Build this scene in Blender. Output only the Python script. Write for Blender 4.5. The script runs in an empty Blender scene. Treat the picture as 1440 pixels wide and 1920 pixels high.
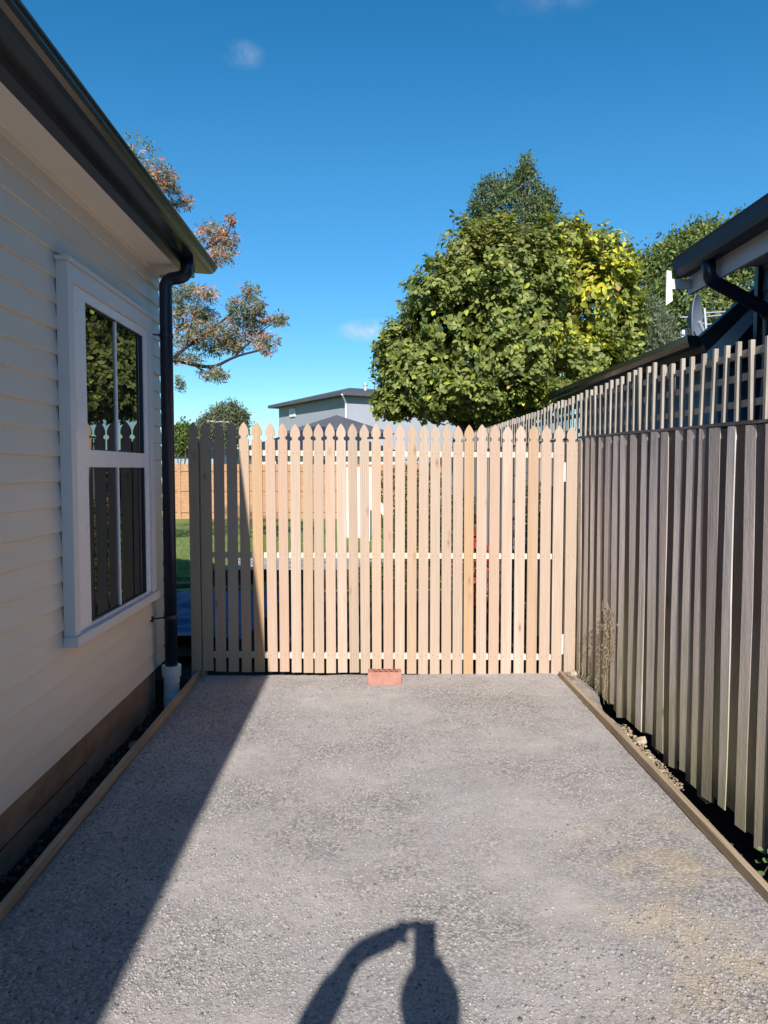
import bpy, bmesh, math, random
import numpy as np
from math import sin, cos, pi, atan, tan, radians
from mathutils import Vector, Matrix

random.seed(7)
RNG = np.random.default_rng(11)
sc = bpy.context.scene
COL = sc.collection

# ------------------------------------------------------------------ camera
F = 1440.0                       # focal length in pixels of the 1440 px wide photograph
CAMZ = 1.5
PITCH = atan(80 / F)
YAW = atan(30 / F * cos(PITCH))
cam_d = bpy.data.cameras.new("camera")
cam = bpy.data.objects.new("camera", cam_d)
COL.objects.link(cam)
cam_d.sensor_fit = 'HORIZONTAL'
cam_d.sensor_width = 36.0
cam_d.lens = 36.0
cam_d.clip_start = 0.02
cam_d.clip_end = 3000
cam.location = (0, 0, CAMZ)
cam.rotation_euler = (pi / 2 - PITCH, 0, -YAW)
sc.camera = cam

# ------------------------------------------------------------------ sun and sky
LDIR = Vector((0.122, 1.62, -1.0)).normalized()      # direction in which the sunlight travels
SUN_EL = math.asin(-LDIR.z)
SUN_ROT = pi + math.atan2(LDIR.x, LDIR.y)
sun_d = bpy.data.lights.new("sun", 'SUN')
sun_d.energy = 4.8
sun_d.angle = radians(0.5)
sun_d.color = (1.0, 0.95, 0.89)
sun = bpy.data.objects.new("sun", sun_d)
COL.objects.link(sun)
sun.rotation_euler = LDIR.to_track_quat('-Z', 'Y').to_euler()
sun.location = (-2, -10, 12)

world = bpy.data.worlds.new("World")
sc.world = world
world.use_nodes = True
wt = world.node_tree
wt.nodes.clear()


def WN(t, **k):
    n = wt.nodes.new(t)
    for a, b in k.items():
        setattr(n, a, b)
    return n


wo = WN('ShaderNodeOutputWorld')
bg = WN('ShaderNodeBackground')
sky = WN('ShaderNodeTexSky', sky_type='NISHITA')
sky.sun_disc = False
sky.sun_elevation = SUN_EL
sky.sun_rotation = SUN_ROT
sky.altitude = 0
sky.air_density = 1.0
sky.dust_density = 0.0
sky.ozone_density = 2.6
bg.inputs['Strength'].default_value = 0.105
wt.links.new(bg.outputs[0], wo.inputs[0])


def ray(u, v):
    x = (u - 720) / F
    y = -(v - 960) / F
    X = x
    Y = cos(PITCH) + y * sin(PITCH)
    Z = -sin(PITCH) + y * cos(PITCH)
    return Vector((X * cos(YAW) + Y * sin(YAW), -X * sin(YAW) + Y * cos(YAW), Z))


def onX(u, v, x):
    r = ray(u, v)
    return Vector((0, 0, CAMZ)) + r * (x / r.x)


def onY(u, v, y):
    r = ray(u, v)
    return Vector((0, 0, CAMZ)) + r * (y / r.y)


def onZ(u, v, z):
    r = ray(u, v)
    return Vector((0, 0, CAMZ)) + r * ((z - CAMZ) / r.z)


# three small wisps of cloud, placed by their direction in the sky
tc = WN('ShaderNodeTexCoord')
hsv = WN('ShaderNodeHueSaturation')
hsv.inputs['Hue'].default_value = 0.49
hsv.inputs['Saturation'].default_value = 1.36
hsv.inputs['Value'].default_value = 1.0
wt.links.new(sky.outputs[0], hsv.inputs['Color'])
tint = WN('ShaderNodeMixRGB', blend_type='MULTIPLY')
tint.inputs[0].default_value = 1
wt.links.new(hsv.outputs[0], tint.inputs[1])
sz = WN('ShaderNodeSeparateXYZ')
wt.links.new(tc.outputs['Generated'], sz.inputs[0])
cr = WN('ShaderNodeValToRGB')
wt.links.new(sz.outputs[2], cr.inputs[0])
el = cr.color_ramp.elements
el[0].position, el[0].color = 0.0, (0.56, 0.76, 0.92, 1)
el[1].position, el[1].color = 0.62, (0.66, 0.82, 0.90, 1)
e3 = el.new(0.36)
e3.color = (0.90, 0.93, 0.98, 1)
e2 = el.new(0.14)
e2.color = (0.64, 0.82, 0.96, 1)
wt.links.new(cr.outputs[0], tint.inputs[2])
last = tint.outputs[0]
nz = WN('ShaderNodeTexNoise')
nz.inputs['Scale'].default_value = 34
nz.inputs['Detail'].default_value = 6
nz.inputs['Roughness'].default_value = 0.62
wt.links.new(tc.outputs['Generated'], nz.inputs['Vector'])
for (u, v, sx, sy, amt) in ((456, 102, .022, .012, .30), (698, 620, .040, .013, .9), (1030, 2, .05, .012, .12)):
    d = ray(u, v).normalized()
    sub = WN('ShaderNodeVectorMath', operation='SUBTRACT')
    wt.links.new(tc.outputs['Generated'], sub.inputs[0])
    sub.inputs[1].default_value = d
    sca = WN('ShaderNodeVectorMath', operation='MULTIPLY')
    wt.links.new(sub.outputs[0], sca.inputs[0])
    sca.inputs[1].default_value = (1 / sx, 1 / sx, 1 / sy)
    ln = WN('ShaderNodeVectorMath', operation='LENGTH')
    wt.links.new(sca.outputs[0], ln.inputs[0])
    mr = WN('ShaderNodeMapRange')
    wt.links.new(ln.outputs['Value'], mr.inputs[0])
    mr.inputs[1].default_value = 1.25
    mr.inputs[2].default_value = 0.0
    mr.inputs[3].default_value = 0
    mr.inputs[4].default_value = 1
    nm = WN('ShaderNodeMapRange')
    wt.links.new(nz.outputs[0], nm.inputs[0])
    nm.inputs[1].default_value = 0.36
    nm.inputs[2].default_value = 0.66
    mu = WN('ShaderNodeMath', operation='MULTIPLY')
    wt.links.new(mr.outputs[0], mu.inputs[0])
    wt.links.new(nm.outputs[0], mu.inputs[1])
    m2 = WN('ShaderNodeMath', operation='MULTIPLY')
    wt.links.new(mu.outputs[0], m2.inputs[0])
    m2.inputs[1].default_value = amt
    mx = WN('ShaderNodeMixRGB')
    wt.links.new(m2.outputs[0], mx.inputs[0])
    wt.links.new(last, mx.inputs[1])
    mx.inputs[2].default_value = (5.4, 5.6, 6.2, 1)
    last = mx.outputs[0]
wt.links.new(last, bg.inputs['Color'])

sc.view_settings.view_transform = 'Standard'
sc.view_settings.look = 'None'
sc.view_settings.exposure = 0.5
sc.view_settings.gamma = 1
sc.render.engine = 'CYCLES'
sc.cycles.max_bounces = 8
sc.cycles.diffuse_bounces = 4
sc.cycles.glossy_bounces = 4
sc.cycles.use_denoising = True


# ------------------------------------------------------------------ helpers: objects
def tag(o, label=None, cat=None, group=None, kind=None):
    if label:
        o["label"] = label
    if cat:
        o["category"] = cat
    if group:
        o["group"] = group
    if kind:
        o["kind"] = kind
    return o


def thing(name, label, cat, loc=(0, 0, 0), group=None):
    o = bpy.data.objects.new(name, None)
    o.empty_display_size = 0.2
    o.location = loc
    COL.objects.link(o)
    return tag(o, label, cat, group)


def link(name, me, mat, parent=None, loc=None):
    """link a mesh whose vertices are in world coordinates; origin moved to loc"""
    o = bpy.data.objects.new(name, me)
    if mat is not None:
        me.materials.append(mat)
    COL.objects.link(o)
    if loc is not None:
        me.transform(Matrix.Translation(-Vector(loc)))
        o.location = loc
    if parent is not None:
        o.parent = parent
        base = Vector((0, 0, 0))
        p = parent
        while p is not None:
            base += Vector(p.location)
            p = p.parent
        o.location = Vector(o.location) - base
    return o


class MB:
    def __init__(s):
        s.v = []
        s.f = []

    def add(s, vs, fs):
        n = len(s.v)
        s.v += [tuple(p) for p in vs]
        s.f += [tuple(i + n for i in f) for f in fs]
        return s

    def box(s, x0, x1, y0, y1, z0, z1):
        vs = [(x, y, z) for x in (x0, x1) for y in (y0, y1) for z in (z0, z1)]
        return s.add(vs, [(0, 1, 3, 2), (4, 6, 7, 5), (0, 4, 5, 1), (2, 3, 7, 6), (0, 2, 6, 4), (1, 5, 7, 3)])

    def bar(s, p0, p1, w, h, up=(0, 0, 1)):
        """box beam from p0 to p1, w across, h along up"""
        p0 = Vector(p0)
        p1 = Vector(p1)
        d = (p1 - p0).normalized()
        a = d.cross(Vector(up)).normalized() * w / 2
        b = a.cross(d).normalized() * h / 2
        vs = [p + sa * a + sb * b for p in (p0, p1) for sa in (-1, 1) for sb in (-1, 1)]
        return s.add(vs, [(0, 1, 3, 2), (4, 6, 7, 5), (0, 4, 5, 1), (2, 3, 7, 6), (0, 2, 6, 4), (1, 5, 7, 3)])

    def tube(s, pts, rs, n=12, cap=True):
        pts = [Vector(p) for p in pts]
        if not hasattr(rs, '__len__'):
            rs = [rs] * len(pts)
        base = len(s.v)
        ref = None
        for i, p in enumerate(pts):
            d = (pts[min(i + 1, len(pts) - 1)] - pts[max(i - 1, 0)]).normalized()
            if ref is None:
                ref = d.orthogonal().normalized()
            ref = (ref - d * ref.dot(d)).normalized()
            b = d.cross(ref)
            for k in range(n):
                a = 2 * pi * k / n
                s.v.append(tuple(p + (ref * cos(a) + b * sin(a)) * rs[i]))
        for i in range(len(pts) - 1):
            for k in range(n):
                k2 = (k + 1) % n
                s.f.append((base + i * n + k, base + i * n + k2, base + (i + 1) * n + k2, base + (i + 1) * n + k))
        if cap:
            s.f.append(tuple(base + k for k in range(n))[::-1])
            s.f.append(tuple(base + (len(pts) - 1) * n + k for k in range(n)))
        return s

    def prism_y(s, prof, y0, y1, closed=True):
        """profile of (x,z) extruded along Y"""
        n = len(prof)
        b = len(s.v)
        s.v += [(x, y0, z) for x, z in prof] + [(x, y1, z) for x, z in prof]
        m = n if closed else n - 1
        for i in range(m):
            j = (i + 1) % n
            s.f.append((b + i, b + j, b + n + j, b + n + i))
        if closed:
            s.f.append(tuple(b + i for i in range(n))[::-1])
            s.f.append(tuple(b + n + i for i in range(n)))
        return s

    def prism_z(s, prof, z0, z1):
        n = len(prof)
        b = len(s.v)
        s.v += [(x, y, z0) for x, y in prof] + [(x, y, z1) for x, y in prof]
        for i in range(n):
            j = (i + 1) % n
            s.f.append((b + i, b + j, b + n + j, b + n + i))
        s.f.append(tuple(b + i for i in range(n))[::-1])
        s.f.append(tuple(b + n + i for i in range(n)))
        return s

    def mesh(s, name="mesh", smooth=False, bevel=0, recalc=True):
        me = bpy.data.meshes.new(name)
        me.from_pydata(s.v, [], s.f)
        bm = bmesh.new()
        bm.from_mesh(me)
        if recalc:
            bmesh.ops.recalc_face_normals(bm, faces=bm.faces)
        if bevel:
            bmesh.ops.bevel(bm, geom=[e for e in bm.edges if e.is_manifold and e.calc_face_angle(0) > 0.5],
                            offset=bevel, segments=2, affect='EDGES', profile=0.5)
        bm.to_mesh(me)
        bm.free()
        if smooth:
            me.polygons.foreach_set('use_smooth', [True] * len(me.polygons))
        me.update()
        return me

    def build(s, name, mat, parent=None, loc=None, smooth=False, bevel=0):
        return link(name, s.mesh(name, smooth, bevel), mat, parent, loc)


def np_mesh(name, V, faces, cols=None, smooth=False):
    """V (n,3); faces: list of int arrays (m,k) with k the corner count"""
    me = bpy.data.meshes.new(name)
    V = np.asarray(V, dtype=np.float32)
    me.vertices.add(len(V))
    me.vertices.foreach_set('co', V.ravel())
    idx = np.concatenate([f.ravel() for f in faces]).astype(np.int32)
    tot = np.concatenate([np.full(len(f), f.shape[1]) for f in faces]).astype(np.int32)
    start = np.concatenate([[0], np.cumsum(tot)[:-1]]).astype(np.int32)
    me.loops.add(len(idx))
    me.loops.foreach_set('vertex_index', idx)
    me.polygons.add(len(tot))
    me.polygons.foreach_set('loop_start', start)
    me.polygons.foreach_set('loop_total', tot)
    if smooth:
        me.polygons.foreach_set('use_smooth', np.ones(len(tot), dtype=bool))
    if cols is not None:
        a = me.color_attributes.new('leafcol', 'FLOAT_COLOR', 'POINT')
        c = np.ones((len(V), 4), dtype=np.float32)
        c[:, :3] = cols
        a.data.foreach_set('color', c.ravel())
    me.update(calc_edges=True)
    me.validate()
    return me


# ------------------------------------------------------------------ helpers: materials
def ramp(nt, fac, stops):
    r = nt.nodes.new('ShaderNodeValToRGB')
    el = r.color_ramp.elements
    while len(el) > 1:
        el.remove(el[0])
    el[0].position = stops[0][0]
    el[0].color = (*stops[0][1], 1)
    for p, c in stops[1:]:
        e = el.new(p)
        e.color = (*c, 1)
    nt.links.new(fac, r.inputs[0])
    return r.outputs[0]


class Mat:
    def __init__(s, name, rough=0.6, spec=0.3):
        s.m = bpy.data.materials.new(name)
        s.m.use_nodes = True
        s.nt = s.m.node_tree
        s.b = s.nt.nodes['Principled BSDF']
        s.b.inputs['Roughness'].default_value = rough
        s.b.inputs['Specular IOR Level'].default_value = spec
        s.co = s.nt.nodes.new('ShaderNodeTexCoord')
        s.src = s.co.outputs['Object']

    def n(s, t, **k):
        x = s.nt.nodes.new(t)
        for a, b in k.items():
            setattr(x, a, b)
        return x

    def l(s, a, b):
        s.nt.links.new(a, b)

    def rand_shift(s, amt=37.0):
        oi = s.n('ShaderNodeObjectInfo')
        m = s.n('ShaderNodeMath', operation='MULTIPLY')
        s.l(oi.outputs['Random'], m.inputs[0])
        m.inputs[1].default_value = amt
        cb = s.n('ShaderNodeCombineXYZ')
        for i in range(3):
            s.l(m.outputs[0], cb.inputs[i])
        ad = s.n('ShaderNodeVectorMath', operation='ADD')
        s.l(s.src, ad.inputs[0])
        s.l(cb.outputs[0], ad.inputs[1])
        s.raw = s.src
        s.src = ad.outputs[0]
        s.rnd = oi.outputs['Random']

    def noise(s, scale=(1, 1, 1), sc=5, det=4, rough=0.55, dist=0, src=None):
        mp = s.n('ShaderNodeMapping')
        mp.inputs['Scale'].default_value = scale
        s.l(src or s.src, mp.inputs[0])
        nz = s.n('ShaderNodeTexNoise')
        nz.inputs['Scale'].default_value = sc
        nz.inputs['Detail'].default_value = det
        nz.inputs['Roughness'].default_value = rough
        nz.inputs['Distortion'].default_value = dist
        s.l(mp.outputs[0], nz.inputs['Vector'])
        return nz.outputs[0]

    def vor(s, sc=20, feat='F1', scale=(1, 1, 1), out='Distance', rnd=1.0):
        mp = s.n('ShaderNodeMapping')
        mp.inputs['Scale'].default_value = scale
        s.l(s.src, mp.inputs[0])
        v = s.n('ShaderNodeTexVoronoi', feature=feat)
        v.inputs['Scale'].default_value = sc
        v.inputs['Randomness'].default_value = rnd
        s.l(mp.outputs[0], v.inputs['Vector'])
        return v.outputs[out]

    def rmp(s, fac, stops):
        return ramp(s.nt, fac, stops)

    def rng(s, x, a, b, c=0.0, d=1.0):
        m = s.n('ShaderNodeMapRange')
        s.l(x, m.inputs[0])
        m.inputs[1].default_value = a
        m.inputs[2].default_value = b
        m.inputs[3].default_value = c
        m.inputs[4].default_value = d
        return m.outputs[0]

    def mix(s, fac, a, b, blend='MIX'):
        m = s.n('ShaderNodeMixRGB', blend_type=blend)
        for i, x in ((0, fac), (1, a), (2, b)):
            if isinstance(x, (int, float)):
                m.inputs[i].default_value = x
            elif isinstance(x, tuple):
                m.inputs[i].default_value = (*x, 1)
            else:
                s.l(x, m.inputs[i])
        return m.outputs[0]

    def mul(s, a, b, op='MULTIPLY'):
        m = s.n('ShaderNodeMath', operation=op)
        for i, x in ((0, a), (1, b)):
            if isinstance(x, (int, float)):
                m.inputs[i].default_value = x
            else:
                s.l(x, m.inputs[i])
        return m.outputs[0]

    def color(s, c):
        if isinstance(c, tuple):
            s.b.inputs['Base Color'].default_value = (*c, 1)
        else:
            s.l(c, s.b.inputs['Base Color'])
        return s

    def bump(s, h, dist=0.002, strength=0.6, prev=None):
        b = s.n('ShaderNodeBump')
        b.inputs['Strength'].default_value = strength
        b.inputs['Distance'].default_value = dist
        s.l(h, b.inputs['Height'])
        if prev is not None:
            s.l(prev, b.inputs['Normal'])
        s.l(b.outputs[0], s.b.inputs['Normal'])
        return b.outputs[0]


def plain(name, c, rough=0.5, spec=0.3, var=0.12, sc=6, bump=0.0, metal=0):
    m = Mat(name, rough, spec)
    nz = m.noise(sc=sc, det=5)
    a = tuple(x * (1 - var) for x in c)
    b = tuple(min(1, x * (1 + var)) for x in c)
    m.color(m.rmp(nz, [(0.3, a), (0.7, b)]))
    m.l(m.rng(nz, 0.2, 0.8, rough - 0.06, rough + 0.08), m.b.inputs['Roughness'])
    m.b.inputs['Metallic'].default_value = metal
    if bump:
        m.bump(m.noise(sc=sc * 12, det=4), bump, 0.5)
    return m.m


def new_pine(name, tints, grain=1.0, dark=(0.30, 0.17, 0.09)):
    m = Mat(name, 0.62, 0.25)
    m.rand_shift()
    base = m.rmp(m.rnd, tints)
    fine = m.noise((70, 70, 1.6), sc=2.2, det=6, rough=0.6)
    broad = m.noise((14, 14, 0.7), sc=1.6, det=3, rough=0.5, dist=0.6)
    # growth rings: narrow darker lines that follow a distorted field
    rings = m.n('ShaderNodeTexWave', wave_type='BANDS', bands_direction='X', wave_profile='SAW')
    mp = m.n('ShaderNodeMapping')
    mp.inputs['Scale'].default_value = (1, 1, 0.06)
    mp.inputs['Rotation'].default_value = (0, 0.02, 0)
    m.l(m.src, mp.inputs[0])
    m.l(mp.outputs[0], rings.inputs['Vector'])
    rings.inputs['Scale'].default_value = 26
    rings.inputs['Distortion'].default_value = 7.5
    rings.inputs['Detail'].default_value = 2
    rings.inputs['Detail Scale'].default_value = 0.9
    rg = m.rng(rings.outputs['Fac'], 0.45, 1.0, 0, 0.5 * grain)
    c = m.mix(rg, base, dark)
    c = m.mix(m.rng(fine, 0.40, 0.75, 0, 0.40 * grain), c, dark)
    c = m.mix(m.rng(broad, 0.42, 0.66, 0, 0.7), c, (0.46, 0.33, 0.24))
    # sparse knots
    kd = m.vor(sc=1.0, scale=(7.5, 7.5, 2.6))
    kmask = m.rng(kd, 0.055, 0.13, 1, 0)
    c = m.mix(m.mul(kmask, 0.55), c, (0.34, 0.18, 0.09))
    kin = m.rng(kd, 0.02, 0.05, 1, 0)
    c = m.mix(m.mul(kin, 0.7), c, (0.12, 0.06, 0.035))
    m.color(c)
    m.bump(m.mul(fine, 1.0), 0.0008, 0.5)
    return m.m


M = {}
PINE_T = [(0.0, (0.46, 0.345, 0.24)), (0.15, (0.57, 0.45, 0.355)), (0.3, (0.50, 0.355, 0.275)), (0.45, (0.55, 0.45, 0.37)),
          (0.6, (0.42, 0.34, 0.265)), (0.75, (0.60, 0.49, 0.41)), (0.88, (0.52, 0.40, 0.29)), (1.0, (0.47, 0.33, 0.22))]
M['pine'] = new_pine('new_pine', PINE_T)
M['pine_honey'] = new_pine('honey_pine', [(0, (0.50, 0.335, 0.19)), (1, (0.52, 0.33, 0.20))])
M['rail'] = new_pine('rail_pine', [(0, (0.80, 0.72, 0.55)), (1, (0.80, 0.70, 0.52))], 0.5)
M['edging'] = new_pine('edging_pine', [(0, (0.40, 0.29, 0.17)), (1, (0.44, 0.32, 0.20))], 1.3, (0.15, 0.10, 0.06))


def weathered(name, tones, moss=True, soil=True):
    m = Mat(name, 0.85, 0.12)
    m.rand_shift(53)
    base = m.rmp(m.rnd, tones)
    st = m.noise((55, 55, 1.3), sc=2, det=7, rough=0.65)
    bl = m.noise((5, 5, 1.2), sc=2.4, det=4, rough=0.6)
    c = m.mix(m.rng(st, 0.45, 0.8, 0, 0.6), base, (0.11, 0.085, 0.075))
    c = m.mix(m.rng(bl, 0.5, 0.8, 0, 0.4), c, (0.30, 0.27, 0.25))
    sx = m.n('ShaderNodeSeparateXYZ')
    g = m.n('ShaderNodeNewGeometry')
    m.l(g.outputs['Position'], sx.inputs[0])
    if moss:
        mo = m.mul(m.rng(sx.outputs[2], 0.05, 0.95, 1, 0), m.rng(m.noise((6, 6, 1.5), sc=1.6, det=5), 0.3, 0.6, 0.15, 0.9))
        c = m.mix(mo, c, (0.37, 0.335, 0.20))
        gm = m.mul(m.rng(sx.outputs[2], -0.05, 0.55, 1, 0), m.rng(m.noise(sc=3.1, det=4), 0.55, 0.72, 0, 0.7))
        c = m.mix(gm, c, (0.22, 0.27, 0.11))
    # dark weathering band near the top of the boards
    tp = m.mul(m.rng(sx.outputs[2], 1.2, 1.72, 0, 1), m.rng(m.noise((9, 9, 2), sc=1.8, det=5), 0.35, 0.7, 0, 0.45))
    c = m.mix(tp, c, (0.12, 0.095, 0.085))
    dr = m.noise((26, 26, 0.9), sc=1.4, det=6, rough=0.7)
    c = m.mix(m.rng(dr, 0.54, 0.74, 0, 0.6), c, (0.15, 0.11, 0.085))
    kn = m.rng(m.vor(sc=1.0, scale=(6, 6, 2.2)), 0.03, 0.09, 0.85, 0)
    c = m.mix(kn, c, (0.03, 0.022, 0.02))
    m.color(c)
    p = m.bump(st, 0.0018, 0.6)
    m.bump(m.noise((8, 8, 4), sc=9, det=5), 0.003, 0.6, p)
    return m.m


M['paling'] = weathered('weathered_paling', [(0, (0.60, 0.52, 0.47)), (0.35, (0.67, 0.585, 0.53)), (0.7, (0.50, 0.42, 0.375)), (1, (0.63, 0.57, 0.53))])
M['paling_shade'] = weathered('shade_toned_paling', [(0, (0.145, 0.105, 0.080)), (0.5, (0.175, 0.128, 0.098)), (1, (0.13, 0.095, 0.075))])  # darker copy of the paling wood; shade of the gaps put into its colour
M['slat'] = weathered('weathered_slat', [(0, (0.44, 0.39, 0.32)), (0.5, (0.52, 0.46, 0.38)), (1, (0.38, 0.34, 0.29))], False)
M['capwood'] = weathered('weathered_cap', [(0, (0.30, 0.26, 0.225)), (1, (0.26, 0.225, 0.20))], False)

# painted weatherboards
m = Mat('cream_paint', 0.42, 0.35)
nz = m.noise((1, 1, 6), sc=2.2, det=5)
m.color(m.rmp(nz, [(0.3, (0.71, 0.625, 0.515)), (0.7, (0.76, 0.67, 0.56))]))
p = m.bump(m.noise((30, 1.2, 30), sc=2.5, det=4), 0.0006, 0.35)
m.bump(m.noise((1, 1, 5), sc=1.2, det=2), 0.004, 0.25, p)
M['cream'] = m.m
M['soffit'] = plain('soffit_paint', (0.88, 0.80, 0.70), 0.55, 0.2, 0.03, 2)
M['trim'] = plain('white_trim_paint', (0.68, 0.66, 0.66), 0.4, 0.3, 0.015, 3, 0.0)
M['upvc'] = plain('white_window_frame', (0.82, 0.79, 0.80), 0.28, 0.45, 0.02, 3)
M['steel'] = plain('dark_painted_steel', (0.012, 0.018, 0.042), 0.30, 0.5, 0.15, 2, 0.0002)
M['steelgreen'] = plain('charcoal_gutter', (0.018, 0.028, 0.036), 0.22, 0.5, 0.2, 2)
M['steelmatt'] = plain('matt_dark_steel', (0.013, 0.020, 0.045), 0.5, 0.25, 0.15, 2)
M['roofm'] = plain('dark_roof_sheet', (0.035, 0.038, 0.042), 0.45, 0.4, 0.12, 3)
M['pvc'] = plain('grey_pvc', (0.62, 0.64, 0.68), 0.35, 0.4, 0.06, 8)
m = Mat('stained_concrete', 0.9, 0.1)
a = m.noise((1, 1, 2.5), sc=2.6, det=8, rough=0.65)
c = m.rmp(a, [(0.25, (0.13, 0.09, 0.065)), (0.5, (0.27, 0.195, 0.14)), (0.75, (0.36, 0.30, 0.24))])
m.color(c)
m.bump(m.noise(sc=55, det=5), 0.004, 0.7)
M['found'] = m.m
m = Mat('joint', 0.95, 0.05)
m.color((0.03, 0.02, 0.015))
M['joint'] = m.m

# glass: opaque, unlit room put into its colour, strong mirror at a grazing view
m = Mat('window_glass', 0.0, 0.5)
m.color((0.010, 0.012, 0.014))
m.b.inputs['IOR'].default_value = 2.4
m.bump(m.noise(sc=1.6, det=1), 0.0006, 0.12)
M['glass'] = m.m

# gravel
m = Mat('compacted_gravel', 0.92, 0.12)
v1 = m.vor(sc=95, out='Color')
v2 = m.vor(sc=210, out='Color')
d1 = m.vor(sc=95)
d2 = m.vor(sc=210)
patch = m.noise(sc=1.15, det=5, rough=0.62)
patch2 = m.noise(sc=5.0, det=5, rough=0.6)
blue = m.noise(sc=0.8, det=3, rough=0.5)
chip = m.rmp(v1, [(0.1, (0.17, 0.158, 0.15)), (0.45, (0.33, 0.302, 0.285)), (0.75, (0.46, 0.42, 0.39)), (0.97, (0.60, 0.56, 0.53))])
chip2 = m.rmp(v2, [(0.1, (0.22, 0.208, 0.20)), (0.5, (0.38, 0.352, 0.333)), (0.95, (0.55, 0.51, 0.48))])
dust = m.mix(m.rng(patch2, 0.35, 0.65), (0.44, 0.395, 0.37), (0.52, 0.465, 0.435))
c = m.mix(m.rng(patch2, 0.4, 0.62, 0.15, 0.8), chip2, dust)
coarse = m.rng(m.mul(patch, m.mul(patch2, 0.35), 'ADD'), 0.58, 0.76, 0.0, 0.8)
c = m.mix(coarse, c, chip)
c = m.mix(m.rng(blue, 0.45, 0.68, 0, 0.30), c, (0.27, 0.28, 0.285))
sx = m.n('ShaderNodeSeparateXYZ')
g = m.n('ShaderNodeNewGeometry')
m.l(g.outputs['Position'], sx.inputs[0])
yel = m.noise(sc=2.2, det=6, rough=0.65)
ymask = m.mul(m.mul(m.rng(yel, 0.48, 0.58), m.rng(sx.outputs[0], 0.62, 0.95)), m.rng(sx.outputs[1], 3.4, 2.7))
c = m.mix(m.mul(ymask, 0.5), c, (0.58, 0.45, 0.28))
gap = m.rng(d1, 0.35, 0.75, 0.0, 0.35)
c = m.mix(m.mul(gap, coarse), c, (0.06, 0.055, 0.055))
m.color(c)
h = m.mul(m.mul(m.rng(d1, 0, 0.7, 1, 0), m.rng(coarse, 0, 1, 0.25, 1)), m.mul(m.rng(d2, 0, 0.7, 1, 0), 0.35), 'ADD')
p = m.bump(h, 0.0028, 0.6)
m.bump(m.noise(sc=160, det=5), 0.0015, 0.6, p)
M['gravel'] = m.m

m = Mat('gravel_chips', 0.85, 0.15)
at = m.n('ShaderNodeAttribute', attribute_name='leafcol')
c = m.mix(m.rng(m.noise(sc=260, det=3), 0.3, 0.7, 0, 0.35), at.outputs['Color'], (0.10, 0.10, 0.10))
m.color(c)
M['chips'] = m.m

m = Mat('dark_soil', 0.95, 0.05)
a = m.noise(sc=9, det=8, rough=0.7)
c = m.rmp(a, [(0.3, (0.022, 0.016, 0.015)), (0.55, (0.050, 0.035, 0.030)), (0.8, (0.11, 0.08, 0.06))])
m.color(c)
m.bump(m.noise(sc=38, det=8, rough=0.7), 0.02, 0.9)
M['soil'] = m.m

m = Mat('rubble_concrete', 0.9, 0.1)
a = m.noise(sc=7, det=7, rough=0.65)
m.color(m.rmp(a, [(0.3, (0.20, 0.18, 0.165)), (0.5, (0.30, 0.27, 0.245)), (0.7, (0.40, 0.35, 0.30))]))
m.bump(m.noise(sc=60, det=6), 0.006, 0.7)
M['haunch'] = m.m

m = Mat('garden_ground', 0.95, 0.05)
a = m.noise(sc=2.6, det=8, rough=0.7)
c = m.rmp(a, [(0.3, (0.030, 0.020, 0.014)), (0.5, (0.060, 0.040, 0.028)), (0.7, (0.12, 0.085, 0.06))])
m.color(c)
m.bump(m.noise(sc=30, det=6), 0.01, 0.8)
M['ground'] = m.m

m = Mat('lawn_green', 0.9, 0.08)
a = m.noise(sc=1.4, det=7, rough=0.7)
m.color(m.rmp(a, [(0.3, (0.13, 0.17, 0.05)), (0.5, (0.20, 0.25, 0.08)), (0.7, (0.27, 0.30, 0.12))]))
m.bump(m.noise(sc=45, det=6), 0.02, 0.8)
M['lawn'] = m.m

m = Mat('pale_stones', 0.9, 0.1)
a = m.vor(sc=26, out='Color')
m.color(m.rmp(a, [(0.1, (0.16, 0.15, 0.12)), (0.5, (0.38, 0.36, 0.32)), (0.9, (0.62, 0.60, 0.56))]))
m.bump(m.vor(sc=26), 0.03, 0.8)
M['pale'] = m.m


def leafmat(name, trans=0.35, rough=0.45, spec=0.4):
    m = Mat(name, rough, spec)
    at = m.n('ShaderNodeAttribute', attribute_name='leafcol')
    m.color(at.outputs['Color'])
    tr = m.n('ShaderNodeBsdfTranslucent')
    br = m.mix(1.0, at.outputs['Color'], (1.5, 1.6, 0.7), 'MULTIPLY')
    m.l(br, tr.inputs['Color'])
    ms = m.n('ShaderNodeMixShader')
    ms.inputs[0].default_value = trans
    out = m.nt.nodes['Material Output']
    m.l(m.b.outputs[0], ms.inputs[1])
    m.l(tr.outputs[0], ms.inputs[2])
    m.l(ms.outputs[0], out.inputs[0])
    return m.m


M['leaf_big'] = leafmat('glossy_leaf', 0.30, 0.5, 0.3)
M['leaf'] = leafmat('foliage', 0.25, 0.6, 0.25)
m = Mat('bark', 0.9, 0.1)
m.color(m.rmp(m.noise((4, 4, 1), sc=8, det=6), [(0.3, (0.055, 0.045, 0.035)), (0.7, (0.16, 0.135, 0.11))]))
m.bump(m.noise((6, 6, 1), sc=14, det=5), 0.01, 0.8)
M['bark'] = m.m
m = Mat('dark_bark', 0.9, 0.1)
m.color(m.rmp(m.noise((4, 4, 1), sc=8, det=6), [(0.3, (0.022, 0.018, 0.020)), (0.7, (0.06, 0.05, 0.048))]))
M['darkbark'] = m.m

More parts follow.
